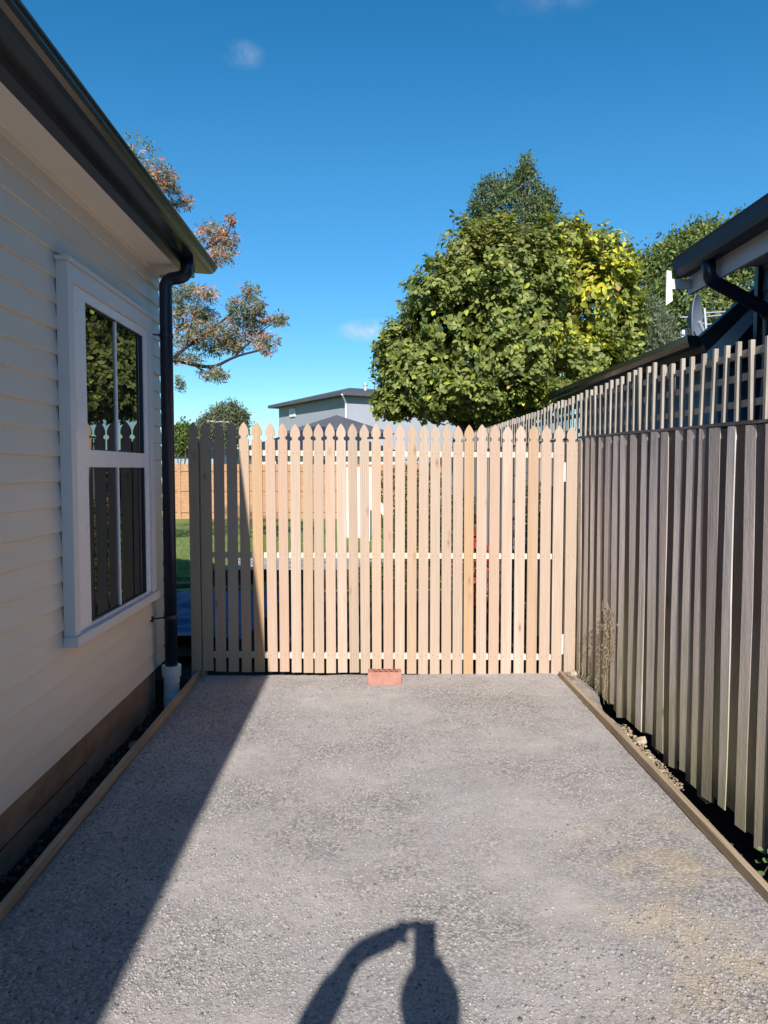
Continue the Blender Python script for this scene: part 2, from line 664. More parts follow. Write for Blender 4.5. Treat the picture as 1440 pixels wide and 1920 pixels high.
m = Mat('orange_fence_timber', 0.75, 0.15)
a = m.noise((3, 1, 12), sc=2.5, det=6)
c = m.rmp(a, [(0.3, (0.36, 0.19, 0.10)), (0.7, (0.50, 0.30, 0.17))])
m.color(c)
M['orange'] = m.m
M['greywall'] = plain('grey_render', (0.36, 0.37, 0.41), 0.8, 0.1, 0.05, 0.4)
M['whitewall'] = plain('white_wall', (0.70, 0.70, 0.70), 0.7, 0.2, 0.05, 1)
M['bluegreywall'] = plain('pale_blue_grey_cladding', (0.30, 0.36, 0.42), 0.7, 0.2, 0.08, 1)
M['white'] = plain('white_board', (0.80, 0.80, 0.78), 0.5, 0.3, 0.03, 3)
m = Mat('slate_blue_weatherboard', 0.5, 0.3)
nz = m.noise((1, 1, 5), sc=1.5, det=5)
m.color(m.rmp(nz, [(0.3, (0.10, 0.175, 0.265)), (0.7, (0.12, 0.20, 0.30))]))
M['blue'] = m.m
M['bluetrim'] = plain('pale_slate_trim', (0.50, 0.64, 0.72), 0.5, 0.3, 0.06, 2)
M['greytrim'] = plain('grey_fascia', (0.55, 0.56, 0.60), 0.55, 0.25, 0.06, 2)
M['metal'] = plain('pale_metal', (0.55, 0.57, 0.60), 0.4, 0.5, 0.05, 4, metal=0.4)
M['zinc'] = plain('galvanised_hinge', (0.82, 0.82, 0.84), 0.35, 0.5, 0.05, 30, metal=0.2)
m = Mat('blue_tarp', 0.4, 0.4)
nz = m.noise(sc=5, det=5)
m.color(m.rmp(nz, [(0.3, (0.025, 0.07, 0.17)), (0.7, (0.045, 0.11, 0.24))]))
m.bump(m.noise(sc=9, det=3), 0.02, 0.6)
m.b.inputs['Roughness'].default_value = 0.75
M['tarp'] = m.m
m = Mat('red_brick', 0.85, 0.12)
nz = m.noise(sc=30, det=6)
m.color(m.rmp(nz, [(0.3, (0.38, 0.175, 0.135)), (0.7, (0.47, 0.245, 0.195))]))
m.bump(m.noise(sc=150, det=4), 0.0015, 0.6)
M['brick'] = m.m
m = Mat('red_brick_hole', 0.95, 0.05)
m.color((0.10, 0.03, 0.025))
M['brickhole'] = m.m
M['nail'] = plain('nail_head', (0.22, 0.19, 0.17), 0.5, 0.4, 0.1, 30, metal=0.3)
M['dry'] = plain('dry_stem', (0.36, 0.29, 0.20), 0.85, 0.1, 0.25, 30)
M['stone'] = plain('buff_rubble', (0.42, 0.33, 0.24), 0.9, 0.1, 0.25, 22, 0.004)
M['brownboard'] = plain('dark_brown_timber', (0.085, 0.040, 0.030), 0.8, 0.15, 0.25, 6, 0.002)

# ------------------------------------------------------------------ the ground
GY = 5.55                       # plane of the picket gate


def fenceX(y):
    return 1.53 + 0.029 * (5.6 - y) + 0.004 * sin(y * 2.3) + 0.003 * sin(y * 5.1)


def vnoise(x, y, s):
    """cheap smooth value noise"""
    xi = np.floor(x * s)
    yi = np.floor(y * s)
    fx = x * s - xi
    fy = y * s - yi
    fx = fx * fx * (3 - 2 * fx)
    fy = fy * fy * (3 - 2 * fy)

    def h(a, b):
        t = np.sin(a * 127.1 + b * 311.7) * 43758.5453
        return t - np.floor(t)
    return (h(xi, yi) * (1 - fx) + h(xi + 1, yi) * fx) * (1 - fy) + (h(xi, yi + 1) * (1 - fx) + h(xi + 1, yi + 1) * fx) * fy


def grid(xs, ys, hf):
    X, Y = np.meshgrid(np.array(xs), np.array(ys))
    Z = hf(X, Y)
    V = np.stack([X, Y, Z], -1).reshape(-1, 3)
    nx = len(xs)
    ny = len(ys)
    i = (np.arange(ny - 1)[:, None] * nx + np.arange(nx - 1)[None, :]).ravel()
    return V, np.stack([i, i + 1, i + nx + 1, i + nx], -1)


def ground_h(X, Y):
    z = np.full_like(X, -0.03)
    n = vnoise(X, Y, 9) * 0.6 + vnoise(X + 7, Y, 23) * 0.4
    left = (X > -1.62) & (X < -1.245) & (Y < 5.5) & (Y > -7)
    z = np.where(left, -0.15 - 0.04 * n, z)
    right = (X > 1.415) & (X < 2.1) & (Y < 5.8) & (Y > -7)
    z = np.where(right, -0.09 - 0.05 * n - 0.10 * np.clip((X - 1.44) / 0.1, 0, 1), z)
    under = (X > -1.24) & (X < 1.41) & (Y < 5.5) & (Y > -6.5)
    z = np.where(under, -0.06, z)
    return z + 0.012 * (n - 0.5)


xs = sorted(set([-900, -300, -100, -40, -20, -12, -8, -5, -3.5, -2.5, -2, -1.8, -1.64, -1.61] + list(np.round(np.arange(-1.60, -1.2, 0.03), 4)) +
                [-1.1, -0.5, 0, 0.5, 1.0, 1.3, 1.40] + list(np.round(np.arange(1.42, 2.1, 0.025), 4)) +
                [2.11, 2.3, 2.6, 3, 4, 6, 9, 14, 25, 50, 120, 300, 900]))
ys = sorted(set([-600, -200, -60, -20, -10, -7.2, -6.9] + list(np.round(np.arange(-6.5, 6.2, 0.045), 4)) + list(np.round(np.arange(6.3, 14, 0.3), 3)) +
                [15, 18, 22, 28, 36, 50, 80, 140, 300, 1000]))
V, Fq = grid(xs, ys, ground_h)
o = link('ground', np_mesh('ground', V, [Fq], smooth=True), M['soil'])
tag(o, kind='structure')

# driveway of compacted gravel between the two edging boards
DX0, DX1, DY0, DY1 = -1.222, 1.391, -6.2, 5.555


def drive_h(X, Y):
    z = 0.010 * (vnoise(X, Y, 1.7) - 0.5) + 0.006 * (vnoise(X + 3, Y, 6) - 0.5) + 0.004 * (vnoise(X, Y + 9, 30) - 0.5)
    edge = np.minimum(X - DX0, DX1 - X)
    return z - 0.012 * np.clip(1 - edge / 0.05, 0, 1)


xs = np.linspace(DX0, DX1, 120)
ys = np.concatenate([np.linspace(DY0, 1.6, 80), np.linspace(1.63, DY1, 180)])
V, Fq = grid(xs, ys, drive_h)
drive = link('driveway', np_mesh('driveway', V, [Fq], smooth=True), M['gravel'])
tag(drive, kind='structure')

# loose chips of stone lying on the driveway
ICO = None


def chips(name, mat, P, R, cols, squash=(0.45, 0.75), parent=None):
    bm = bmesh.new()
    bmesh.ops.create_icosphere(bm, subdivisions=1, radius=1)
    bv = np.array([v.co[:] for v in bm.verts])
    bf = np.array([[v.index for v in f.verts] for f in bm.faces])
    # 12-vertex icosahedron is enough
    bm.free()
    n = len(P)
    k = len(bv)
    sx = RNG.uniform(0.7, 1.3, (n, 1, 3))
    sx[:, :, 2] = RNG.uniform(squash[0], squash[1], (n, 1))
    W = bv[None] * sx * (1 + RNG.uniform(-0.28, 0.28, (n, k, 1)))
    a = RNG.uniform(0, 2 * pi, n)
    t = RNG.uniform(-0.5, 0.5, n)
    ca, sa = np.cos(a)[:, None], np.sin(a)[:, None]
    ct, st = np.cos(t)[:, None], np.sin(t)[:, None]
    x, y, z = W[..., 0], W[..., 1], W[..., 2]
    y, z = y * ct - z * st, y * st + z * ct
    x, y = x * ca - y * sa, x * sa + y * ca
    W = np.stack([x, y, z], -1) * R[:, None, None] + P[:, None, :]
    Fc = (bf[None] + (np.arange(n) * k)[:, None, None]).reshape(-1, 3)
    C = np.repeat(cols[:, None, :], k, 1).reshape(-1, 3)
    return link(name, np_mesh(name, W.reshape(-1, 3), [Fc], C), mat, parent)


N = 120000
X = RNG.uniform(DX0 + 0.01, DX1 - 0.01, N)
Y = 1.75 + (5.55 - 1.75) * RNG.random(N) ** 1.25
den = vnoise(X + 40, Y, 1.3) * 0.55 + vnoise(X, Y + 30, 4.5) * 0.45
den = den + 0.40 * np.clip(1 - (X - DX0) / 0.6, 0, 1) + 0.12 * np.clip((3.4 - Y), 0, 1)
keep = RNG.random(N) < np.clip((den - 0.36) * 1.9, 0.05, 1)
X, Y = X[keep], Y[keep]
n = len(X)
R = 0.0015 + 0.0045 * RNG.random(n) ** 5 + 0.0013 * RNG.random(n)
Z = drive_h(X, Y) + R * 0.1
tone = RNG.random(n)
base = np.array([[0.13, 0.128, 0.13], [0.28, 0.265, 0.257], [0.40, 0.372, 0.355], [0.48, 0.45, 0.43], [0.54, 0.505, 0.475]])
tone = 0.5 + (tone - 0.5) * (0.45 + 0.55 * np.abs(tone * 2 - 1) ** 2)
ti = np.clip(tone * 4, 0, 3.999)
i0 = ti.astype(int)
fr = (ti - i0)[:, None]
fr = fr * 1.0
C = base[i0] * (1 - fr) + base[i0 + 1] * fr
C *= np.where(tone > 0.75, 0.85, 1.0)[:, None]
o = chips('loose_gravel', M['chips'], np.stack([X, Y, Z], -1), R, C)
tag(o, 'loose grey and pale stone chips scattered over the compacted driveway', 'gravel', kind='stuff')

# ------------------------------------------------------------------ edging boards
def edging(x0, x1, label, y1):
    mb = MB()
    ysn = np.linspace(-6.3, y1, 60)
    wob = [0.004 * sin(y * 1.7 + x0) for y in ysn]
    b = len(mb.v)
    for y, w in zip(ysn, wob):
        mb.v += [(x0 + w, y, -0.09), (x1 + w, y, -0.09), (x1 + w, y, 0.031 + w * 0.6), (x0 + w, y, 0.031 + w * 0.6)]
    for i in range(len(ysn) - 1):
        for k in range(4):
            k2 = (k + 1) % 4
            mb.f.append((i * 4 + k, i * 4 + k2, (i + 1) * 4 + k2, (i + 1) * 4 + k))
    mb.f += [(3, 2, 1, 0), tuple(4 * (len(ysn) - 1) + k for k in range(4))]
    o = mb.build('edging_board', M['edging'])
    # grain should run along the board
    tag(o, label, 'edging board', 'timber edging boards along the driveway')
    return o


def board_y_material():
    m = Mat('edging_timber', 0.8, 0.15)
    g = m.noise((60, 1.4, 60), sc=2, det=6)
    b2 = m.noise((3, 1.5, 3), sc=1.5, det=4)
    c = m.rmp(g, [(0.3, (0.26, 0.195, 0.125)), (0.5, (0.41, 0.315, 0.21)), (0.75, (0.53, 0.42, 0.29))])
    c = m.mix(m.rng(b2, 0.45, 0.7, 0, 0.6), c, (0.25, 0.19, 0.13))
    m.color(c)
    m.bump(g, 0.002, 0.7)
    return m.m


M['edging'] = board_y_material()
edging(-1.250, -1.224, 'weathered timber edging board between the gravel and the cream house', 5.62)
edging(1.393, 1.421, 'timber edging board on the sunlit side beside the old paling fence', 5.50)

# ------------------------------------------------------------------ cream weatherboard house
WX = -1.47                       # outer lip of the boards
HY0, HY1 = -6.5, 5.56
house = thing('weatherboard_house', 'cream weatherboard house with dark gutter, white window and dark downpipe', 'house', (-3.5, 1, 0))
zb, zt = 0.118, 2.884
NB = 23
bh = (zt - zb) / NB
mb = MB()
ends = []
for i in range(NB):
    z0 = zb + i * bh
    z1 = z0 + bh
    wob = 0.0012 * sin(i * 2.3)
    xl = WX + wob
    prof = [(xl - 0.006, z0), (xl, z0 + 0.003), (xl - 0.014, z1 + 0.004), (xl - 0.034, z1 + 0.004), (xl - 0.034, z0 + 0.0)]
    # a closed board wrapping the far corner: front run and end run with a mitre
    ye = HY1
    f1 = [(x, HY0, z) for x, z in prof]
    f2 = [(x, ye + (x - WX), z) for x, z in prof]
    f3 = [(-8.0, ye + (x - WX), z) for x, z in prof]
    b = len(mb.v)
    mb.v += f1 + f2 + f3
    for s0, s1 in ((0, 5), (5, 10)):
        for k in range(5):
            k2 = (k + 1) % 5
            mb.f.append((b + s0 + k, b + s0 + k2, b + s1 + k2, b + s1 + k))
mb.build('wall', M['cream'], house)
core = MB()
core.box(-8.0, WX - 0.036, HY0, HY1 - 0.036, 0.125, 2.95)
core.build('wall_core', M['cream'], house)
mb = MB()
y0 = HY0
jy = onX(161, 1400, -1.497).y
for a, b in ((HY0, jy - 0.004), (jy + 0.004, 5.35)):
    mb.box(-8.0, -1.497, a, min(b, 5.50), -0.4, 0.116)
mb.build('foundation', M['found'], house)
MB().box(-1.60, -1.500, jy - 0.0039, jy + 0.0039, -0.4, 0.112).box(-1.5, -1.4965, HY0, jy - .004, -0.052, -0.046).build('mortar_joint', M['joint'], house)

# soffit, fascia
SZ = 2.882
mb = MB().box(-1.54, -1.309, HY0, 5.60, SZ, SZ + 0.012)
mb.box(-8.0, -1.54, HY1 - 0.06, 5.60, SZ + 0.0005, SZ + 0.0125)
mb.build('soffit', M['soffit'], house)
MB().box(-1.512, -1.474, HY0, HY1 - 0.01, 2.855, SZ - 0.001).build('scotia_trim', M['soffit'], house)
mb = MB()
mb.box(-1.308, -1.250, HY0, 5.66, SZ - 0.004, 3.02)
mb.box(-8.0, -1.312, 5.602, 5.66, SZ - 0.004, 3.05)
mb.build('fascia', M['steel'], house, bevel=0.003)
gp = [(-1.249, 2.918), (-1.150, 2.912), (-1.126, 2.915), (-1.108, 2.927), (-1.099, 2.943), (-1.097, 2.955), (-1.086, 2.957), (-1.084, 2.964), (-1.088, 2.970),
      (-1.100, 2.968), (-1.104, 2.955), (-1.108, 2.943), (-1.118, 2.93), (-1.15, 2.922), (-1.240, 2.926), (-1.243, 3.0), (-1.249, 3.0)]
mb = MB().prism_y(gp, HY0, 5.68)
gut = mb.build('gutter', M['steelgreen'], house)
MB().prism_y([(-1.2475, 2.921), (-1.150, 2.915), (-1.126, 2.918), (-1.110, 2.929), (-1.101, 2.943), (-1.099, 2.958), (-1.2475, 2.985)], 5.681, 5.686).build('gutter_end', M['steel'], house)
# roof sheets (corrugated metal) rising to the left
mb = MB()
rs = tan(radians(27))
xr = -1.17
rp = []
n = 40
top = [(-1.17, 3.035), (-5.6, 3.035 + 4.43 * rs), (-10.2, 3.035 - 0.1)]
bot = [(x, z - 0.05) for x, z in top[::-1]]
mb.prism_y(top + bot, HY0 - 0.2, 5.70)
mb.build('roof', M['roofm'], house)
gm = MB()
gm.prism_y([(-1.35, 2.90), (-5.6, 3.0 + 4.2 * rs), (-9.9, 2.90)], 5.58, 5.60)
gm.build('gable_end', M['soffit'], house)

# window
WG = -1.450
yl, yr = onX(155, 700, WG).y, onX(263, 700, WG).y + 0.012
yl2 = onX(163, 1000, WG).y
ztop = onX(155, 567, WG).z
zbot = onX(165, 1168, WG).z
zt0 = onX(163, 876, WG).z
zt1 = onX(163, 843, WG).z
yl = (yl + yl2) / 2
win = MB()
TX = -1.418
tw = 0.078
ya, yb = yl - 0.245, yr + 0.125       # outer edges of the trim
YA = onX(131, 700, TX).y
YB = onX(290, 850, TX).y
ZT = onX(118, 482, TX).z
ZS = onX(150, 1190, TX).z
wtrim = MB()
wtrim.box(-1.475, TX, YA, YA + 0.07, ZS, ZT)
wtrim.box(-1.475, TX, YB - 0.085, YB, ZS, ZT)
wtrim.box(-1.475, TX - 0.001, YA + 0.0701, YB - 0.0851, ZT - 0.085, ZT - 0.0005)
window = wtrim.build('window', M['trim'], house, loc=(TX, (YA + YB) / 2, ZS), bevel=0.002)


def sub(name, mb, mat, par=window, bevel=0.0, smooth=False):
    return mb.build(name, mat, par, bevel=bevel, smooth=smooth)


sub('head_flashing', MB().box(-1.475, TX + 0.012, YA - 0.015, YB + 0.015, ZT + 0.0005, ZT + 0.022), M['trim'], bevel=0.002)
sub('sill', MB().box(-1.475, TX + 0.016, YA - 0.012, YB + 0.02, ZS - 0.05, ZS - 0.0005), M['trim'], bevel=0.003)
fr = MB()
fx0, fx1 = -1.474, -1.432
iA, iB, iZ0, iZ1 = YA + 0.071, YB - 0.086, ZS + 0.0005, ZT - 0.086
fr.box(fx0, fx1, iA, yl, iZ0, iZ1)
fr.box(fx0, fx1, yr, iB, iZ0, iZ1)
fr.box(fx0, fx1, yl, yr, ztop, iZ1)
fr.box(fx0, fx1, yl, yr, iZ0, zbot)
fr.box(fx0, fx1 - 0.001, yl, yr, zt0, zt1)
sub('sash_frame', fr, M['upvc'], bevel=0.002)
gs = MB()
gs.box(fx0 + 0.001, fx1 - 0.006, yl, yl + 0.006, zbot, ztop)
gs.box(fx0 + 0.001, fx1 - 0.006, yr - 0.006, yr, zbot, ztop)
gs.box(fx0 + 0.001, fx1 - 0.007, yl + .006, yr - .006, ztop - 0.006, ztop)
gs.box(fx0 + 0.001, fx1 - 0.007, yl + .006, yr - .006, zbot, zbot + 0.006)
sub('rubber_seal', gs, M['steel'])
pn = MB()
pn.box(WG - 0.012, WG, yl + 0.006, yr - 0.006, zt1, ztop - 0.006)
sub('pane', pn, M['glass'])
pn = MB()
pn.box(WG - 0.012, WG, yl + 0.006, yr - 0.006, zbot + 0.006, zt0)
sub('pane', pn, M['glass'])
ym = onX(216, 700, WG).y
sub('glazing_bar', MB().box(WG + 0.0003, WG + 0.008, ym - 0.013, ym + 0.013, zt1, ztop - 0.006), M['upvc'])
sub('glazing_bar', MB().box(WG + 0.0003, WG + 0.008, ym - 0.013, ym + 0.013, zbot + 0.006, zt0), M['upvc'])

# downpipe
PY = 5.30
PX = (onY(313, 600, PY).x + onY(319.5, 1230, PY).x) / 2


def arc(pts, r=0.05, k=5):
    """round the corners of a polyline"""
    out = [Vector(pts[0])]
    for i in range(1, len(pts) - 1):
        a, b, c = Vector(pts[i - 1]), Vector(pts[i]), Vector(pts[i + 1])
        d1 = (a - b).normalized()
        d2 = (c - b).normalized()
        rr = min(r, (a - b).length * .48, (c - b).length * .48)
        p0 = b + d1 * rr
        p2 = b + d2 * rr
        for j in range(k + 1):
            t = j / k
            out.append(p0 * (1 - t) ** 2 + b * 2 * t * (1 - t) + p2 * t * t)
    out.append(Vector(pts[-1]))
    return out


zc = onY(320, 1247, PY).z
pts = arc([(-1.222, PY, 2.93), (-1.222, PY, 2.80), (PX, PY, 2.782), (PX, PY, zc - 0.06)], 0.06)
dp = MB().tube(pts, 0.043, 20).build('downpipe', M['steel'], house, smooth=True)
for z in (onY(290, 630, PY).z, onY(290, 1156, PY).z):
    b = MB().tube([(PX, PY, z - 0.012), (PX, PY, z + 0.012)], 0.048, 20)
    b.tube([(PX - 0.03, PY - 0.03, z), (-1.475, PY - 0.09, z)], 0.006, 8)
    b.tube([(-1.478, PY - 0.09, z), (-1.462, PY - 0.09, z)], 0.02, 10)
    b.build('bracket', M['steel'], dp)
cl = MB()
pr = [(0.050, zc - 0.002), (0.0665, zc), (0.0665, zc - 0.008), (0.064, zc - 0.075), (0.055, zc - 0.08), (0.0555, zc - 0.12), (0.0535, zc - 0.124), (0.0535, zc - 0.20), (0.057, zc - 0.205), (0.056, zc - 0.30), (0.056, zc - 0.42)]
cl.tube([(PX, PY, z) for r, z in pr], [r for r, z in pr], 28, cap=False)
cl.tube([(PX, PY, zc - 0.001), (PX, PY, zc - 0.05)], [0.062, 0.062], 28, cap=False)
cl.build('drain_socket', M['pvc'], house, smooth=False)

# ------------------------------------------------------------------ picket gate
tops = [361, 384.3, 409, 433.3, 456.7, 480.7, 505.7, 529.3, 553, 576.7, 597, 618.2, 639, 660.5, 682.7, 705, 727.4, 750, 772.7, 795,
        816.4, 837.5, 859.3, 880.2, 904, 928.3, 952.3, 976.7, 1001, 1025, 1049, 1072.7]
bots = [369.5, 390.5, 414.3, 438.3, 462.7, 487, 511.7, 533.8, 556.3, 578.3, 599, 621, 642.7, 664.5, 685.3, 706.7, 728.2, 749.5, 771.7, 793.3,
        815, 836.7, 857.4, 878, 901.7, 925, 948.3, 972.3, 996, 1020, 1042.7, 1066.7]
widths = [18.6, 19.6, 19.2, 18.8, 18, 19, 18.2, 17.6, 18.4, 18, 17.6, 18, 17.4, 17.8, 17.6, 17.6, 18, 18.2, 17.6, 18, 18, 18, 18, 18, 19, 19, 19.4, 19, 19.2, 19.4, 19.6, 19.4]
PT = 0.019


def picket_mesh(wm, h, r=0.0155, nails=()):
    """gothic head with a round bite on both sides; local origin at bottom centre, front face at y=0"""
    w = wm / 2
    zn = h - 0.108
    pts = []
    pts.append((w, 0))
    pts.append((w, zn - r))
    for k in range(1, 8):
        a = -pi / 2 - pi * k / 8
        pts.append((w + r * 0.92 * cos(a) * 1.0, zn + r * sin(a) * 1.0 if False else zn - r * cos(pi * k / 8)))
    pts.append((w - 0.001, zn + r))
    # ogive
    z0 = zn + r
    pts.append((w, z0 + 0.018))
    for k in range(1, 9):
        t = k / 9
        pts.append((w * (1 - t ** 1.75), z0 + 0.018 + (h - z0 - 0.018) * (t ** 0.92)))
    pts.append((0, h))
    # fix the bite as a true semicircle
    for k in range(1, 8):
        a = pi * k / 8
        pts[1 + k] = (w - r * 0.95 * sin(a), zn - r * cos(a))
    left = [(-x, z) for x, z in pts[:-1]][::-1]
    prof = pts + left
    n = len(prof)
    bm = bmesh.new()
    fv = [bm.verts.new((x, 0, z)) for x, z in prof]
    bv = [bm.verts.new((x, PT, z)) for x, z in prof]
    bm.faces.new(fv[::-1])
    bm.faces.new(bv)
    for i in range(n):
        j = (i + 1) % n
        bm.faces.new((fv[i], fv[j], bv[j], bv[i]))
    bmesh.ops.recalc_face_normals(bm, faces=bm.faces)
    bmesh.ops.triangulate(bm, faces=[f for f in bm.faces if len(f.verts) > 4])
    for nx_, nz_ in nails:
        c_ = [bm.verts.new((nx_ + 0.0036 * cos(a * pi / 3), -0.0007, nz_ + 0.0036 * sin(a * pi / 3))) for a in range(6)]
        f_ = bm.faces.new(c_)
        f_.material_index = 1
    me = bpy.data.meshes.new('picket')
    bm.to_mesh(me)
    bm.free()
    return me


gate = thing('picket_gate', 'new pale pine picket gate closing the end of the gravel driveway', 'gate', (0.1, GY, 0))
lpost = thing('gate_post', 'left gate post faced with one picket in shade beside the downpipe', 'gate post', (-1.3, GY, 0))
rpost = thing('gate_post', 'right gate post faced with one sunlit picket against the old paling fence', 'gate post', (1.5, GY, 0))
rt = random.Random(5)
vt = lambda u: 791 + (u - 361) / 712 * 7.5
vb = lambda u: 1258 + (u - 361) / 712 * 9
pk_pos = []
for i, (ut, ub, w) in enumerate(zip(tops, bots, widths)):
    jt = rt.uniform(-1.5, 1.5)
    jb = rt.uniform(-1.2, 1.2)
    pt = onY(ut, vt(ut) + jt, GY)
    pb = onY(ub, vb(ub) + jb, GY)
    h = (pt - pb).length
    wm = w / F * GY * 1.0
    nl = []
    for (va_, vb_) in ((848.5, 853.5), (1040, 1043), (1227, 1231.5)):
        zr_ = onY(ub, va_ + (vb_ - va_) * (ub - 394) / 650, GY).z - pb.z
        nl += [(-wm * .24 + rt.uniform(-.004, .004), zr_ + rt.uniform(-.006, .006)), (wm * .24 + rt.uniform(-.004, .004), zr_ + rt.uniform(-.006, .006))]
    me = picket_mesh(wm, h, nails=nl)
    par = lpost if i == 0 else rpost if i == 31 else gate
    mat = M['pine_honey'] if i in (5, 23) else M['pine']
    me.materials.append(mat)
    me.materials.append(M['nail'])
    o = bpy.data.objects.new('picket', me)
    COL.objects.link(o)
    o.parent = par
    o.location = pb - Vector(par.location) + Vector((0, rt.uniform(-0.0015, 0.0015), 0))
    o.rotation_euler = (rt.uniform(-.003, .003), math.atan2(pt.x - pb.x, h), rt.uniform(-0.02, 0.02))
    pk_pos.append((pt, pb))
    if mat is M['pine_honey']:
        o['label'] = 'darker honey coloured picket'
# rails behind the pickets
RY = GY + PT + 0.003


def rail(v0, v1, h, u0=394, u1=1044):
    a = onY(u0, v0, RY + 0.02)
    b = onY(u1, v1, RY + 0.02)
    m_ = MB().bar(a, b, 0.04, h)
    return m_.build('rail', M['railx'], gate, loc=tuple((a + b) / 2))


mm = Mat('pale_rail', 0.6, 0.2)
g = mm.noise((1.5, 50, 50), sc=2, det=5)
mm.color(mm.rmp(g, [(0.3, (0.70, 0.60, 0.44)), (0.7, (0.82, 0.74, 0.58))]))
mm.bump(g, 0.0006, 0.5)
M['railx'] = mm.m
rail(848.5, 853.5, 0.038)
rail(1040, 1043, 0.038)
rail(1227, 1231.5, 0.040)
# hinges
for (u, v0, v1) in ((1058.7, 867, 903), (1054.6, 1189, 1226)):
    a = onY(u, v0, GY + 0.008)
    b = onY(u, v1, GY + 0.008)
    hmb = MB().box(a.x - 0.0075, a.x + 0.0075, GY + 0.004, GY + 0.012, b.z, a.z)
    hmb.tube([(a.x - 0.002, GY + 0.004, b.z), (a.x - 0.002, GY + 0.004, a.z)], 0.006, 10)
    hmb.build('hinge', M['zinc'], gate)
# posts
p0 = pk_pos[0][1]
MB().box(p0.x - 0.045, p0.x + 0.052, RY + 0.002, RY + 0.095, -0.35, 1.70).build('post', M['pine'], lpost)
p1 = pk_pos[31][1]
MB().box(p1.x - 0.038, p1.x + 0.05, RY + 0.002, RY + 0.09, -0.35, 1.70).build('post', M['brownpost'] if 'brownpost' in M else M['edging'], rpost)
MB().box(p1.x - 0.03, p1.x + 0.045, GY - 0.035, RY + 0.001, -0.12, p1.z - 0.004).build('footing', M['pvc'], rpost, bevel=0.004)

# ------------------------------------------------------------------ brick on the gravel
c0 = onZ(690, 1284, 0)
c1 = onZ(753, 1284, 0)
bx0, bx1, by0 = c0.x, c1.x, c0.y
bh_, bd = 0.086, 0.105
bro = thing('brick', 'single red clay brick with two rows of holes standing against the gate pickets', 'brick', ((bx0 + bx1) / 2, by0 + bd / 2, 0))
body = MB()
body.box(bx0, bx1, by0, by0 + bd, -0.004, bh_)
body.build('body', M['brick'], bro, bevel=0.003)
for row, yy in enumerate((0.030, 0.072)):
    for k in range(5):
        xx = bx0 + 0.045 + k * 0.036 + (0.010 if row == 0 else -0.004)
        hm = MB().box(xx - 0.011, xx + 0.011, by0 + yy - 0.010, by0 + yy + 0.010, bh_ - 0.012, bh_ + 0.0008)
        hm.build('core_hole', M['brickhole'], bro)

# ------------------------------------------------------------------ old paling fence with trellis
fence = thing('paling_fence', 'old grey-brown paling fence with overlapping boards and slatted trellis on top', 'fence', (fenceX(4.2), 4.2, 0))
fang = math.atan2(-0.029, 1)


def top_z(y):
    return 1.688 + 0.037 * (y - 3.05) / 2.5 if y < 6 else 1.73


def paling_mb(mb, y, w, x_off, thick, z0, z1, warp, r):
    segs = 9
    b = len(mb.v)
    ph = r.uniform(0, 6)
    twist = r.uniform(0.0045, 0.0125) if x_off == 0 else 0.0
    lean = r.uniform(-0.016, 0.016)
    for i in range(segs + 1):
        t = i / segs
        z = z0 + (z1 - z0) * t
        dy = lean * (t - .5) + 0.005 * sin(ph + t * 7) + r.uniform(-.0016, .0016)
        dy2 = lean * (t - .5) + 0.005 * sin(ph * 1.7 + t * 6) + r.uniform(-.0016, .0016)
        dx = (warp * sin(t * pi * 0.9 + ph) if x_off == 0 else 0) + x_off
        ya, yb = y - w / 2 + dy, y + w / 2 + dy2
        zz = z + (r.uniform(-0.018, 0.012) if i == 0 else 0)
        zz2 = z + (r.uniform(-0.018, 0.012) if i == 0 else 0)
        mb.v += [(fenceX(ya) + dx + twist, ya, zz), (fenceX(yb) + dx, yb, zz2), (fenceX(yb) + dx + thick, yb, zz2), (fenceX(ya) + dx + thick + twist, ya, zz)]
    for i in range(segs):
        for k in range(4):
            k2 = (k + 1) % 4
            mb.f.append((b + i * 4 + k, b + i * 4 + k2, b + (i + 1) * 4 + k2, b + (i + 1) * 4 + k))
    mb.f.append((b + 3, b + 2, b + 1, b))
    e = b + segs * 4
    mb.f.append((e, e + 1, e + 2, e + 3))


rf = random.Random(21)
rest = MB()
y = -3.0
cnt = 0
while y < 12.5:
    pitch = 0.142 + rf.uniform(-0.020, 0.024)
    w = 0.074 + rf.uniform(-0.016, 0.016)
    th = rf.uniform(0.006, 0.010)
    z0 = rf.uniform(-0.035, 0.02) - (0.03 if y < 4 else 0)
    fw = rf.uniform(-0.003, 0.003)
    own = 2.75 < y < 9.0
    for kind in (0, 1):
        t = MB() if own else rest
        if kind == 0:
            paling_mb(t, y, w, 0.0, th, z0, top_z(y) - rf.uniform(0.0, 0.006), fw, rf)
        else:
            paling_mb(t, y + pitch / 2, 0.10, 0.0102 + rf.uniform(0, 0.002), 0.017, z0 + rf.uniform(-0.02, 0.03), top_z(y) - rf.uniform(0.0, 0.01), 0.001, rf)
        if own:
            t.build('paling', M['paling'] if kind == 0 else M['paling_shade'], fence, loc=(fenceX(y), y, 0.8))
            cnt += 1
    y += pitch
o = rest.build('paling_run', M['paling'], fence)
o['kind'] = 'stuff'
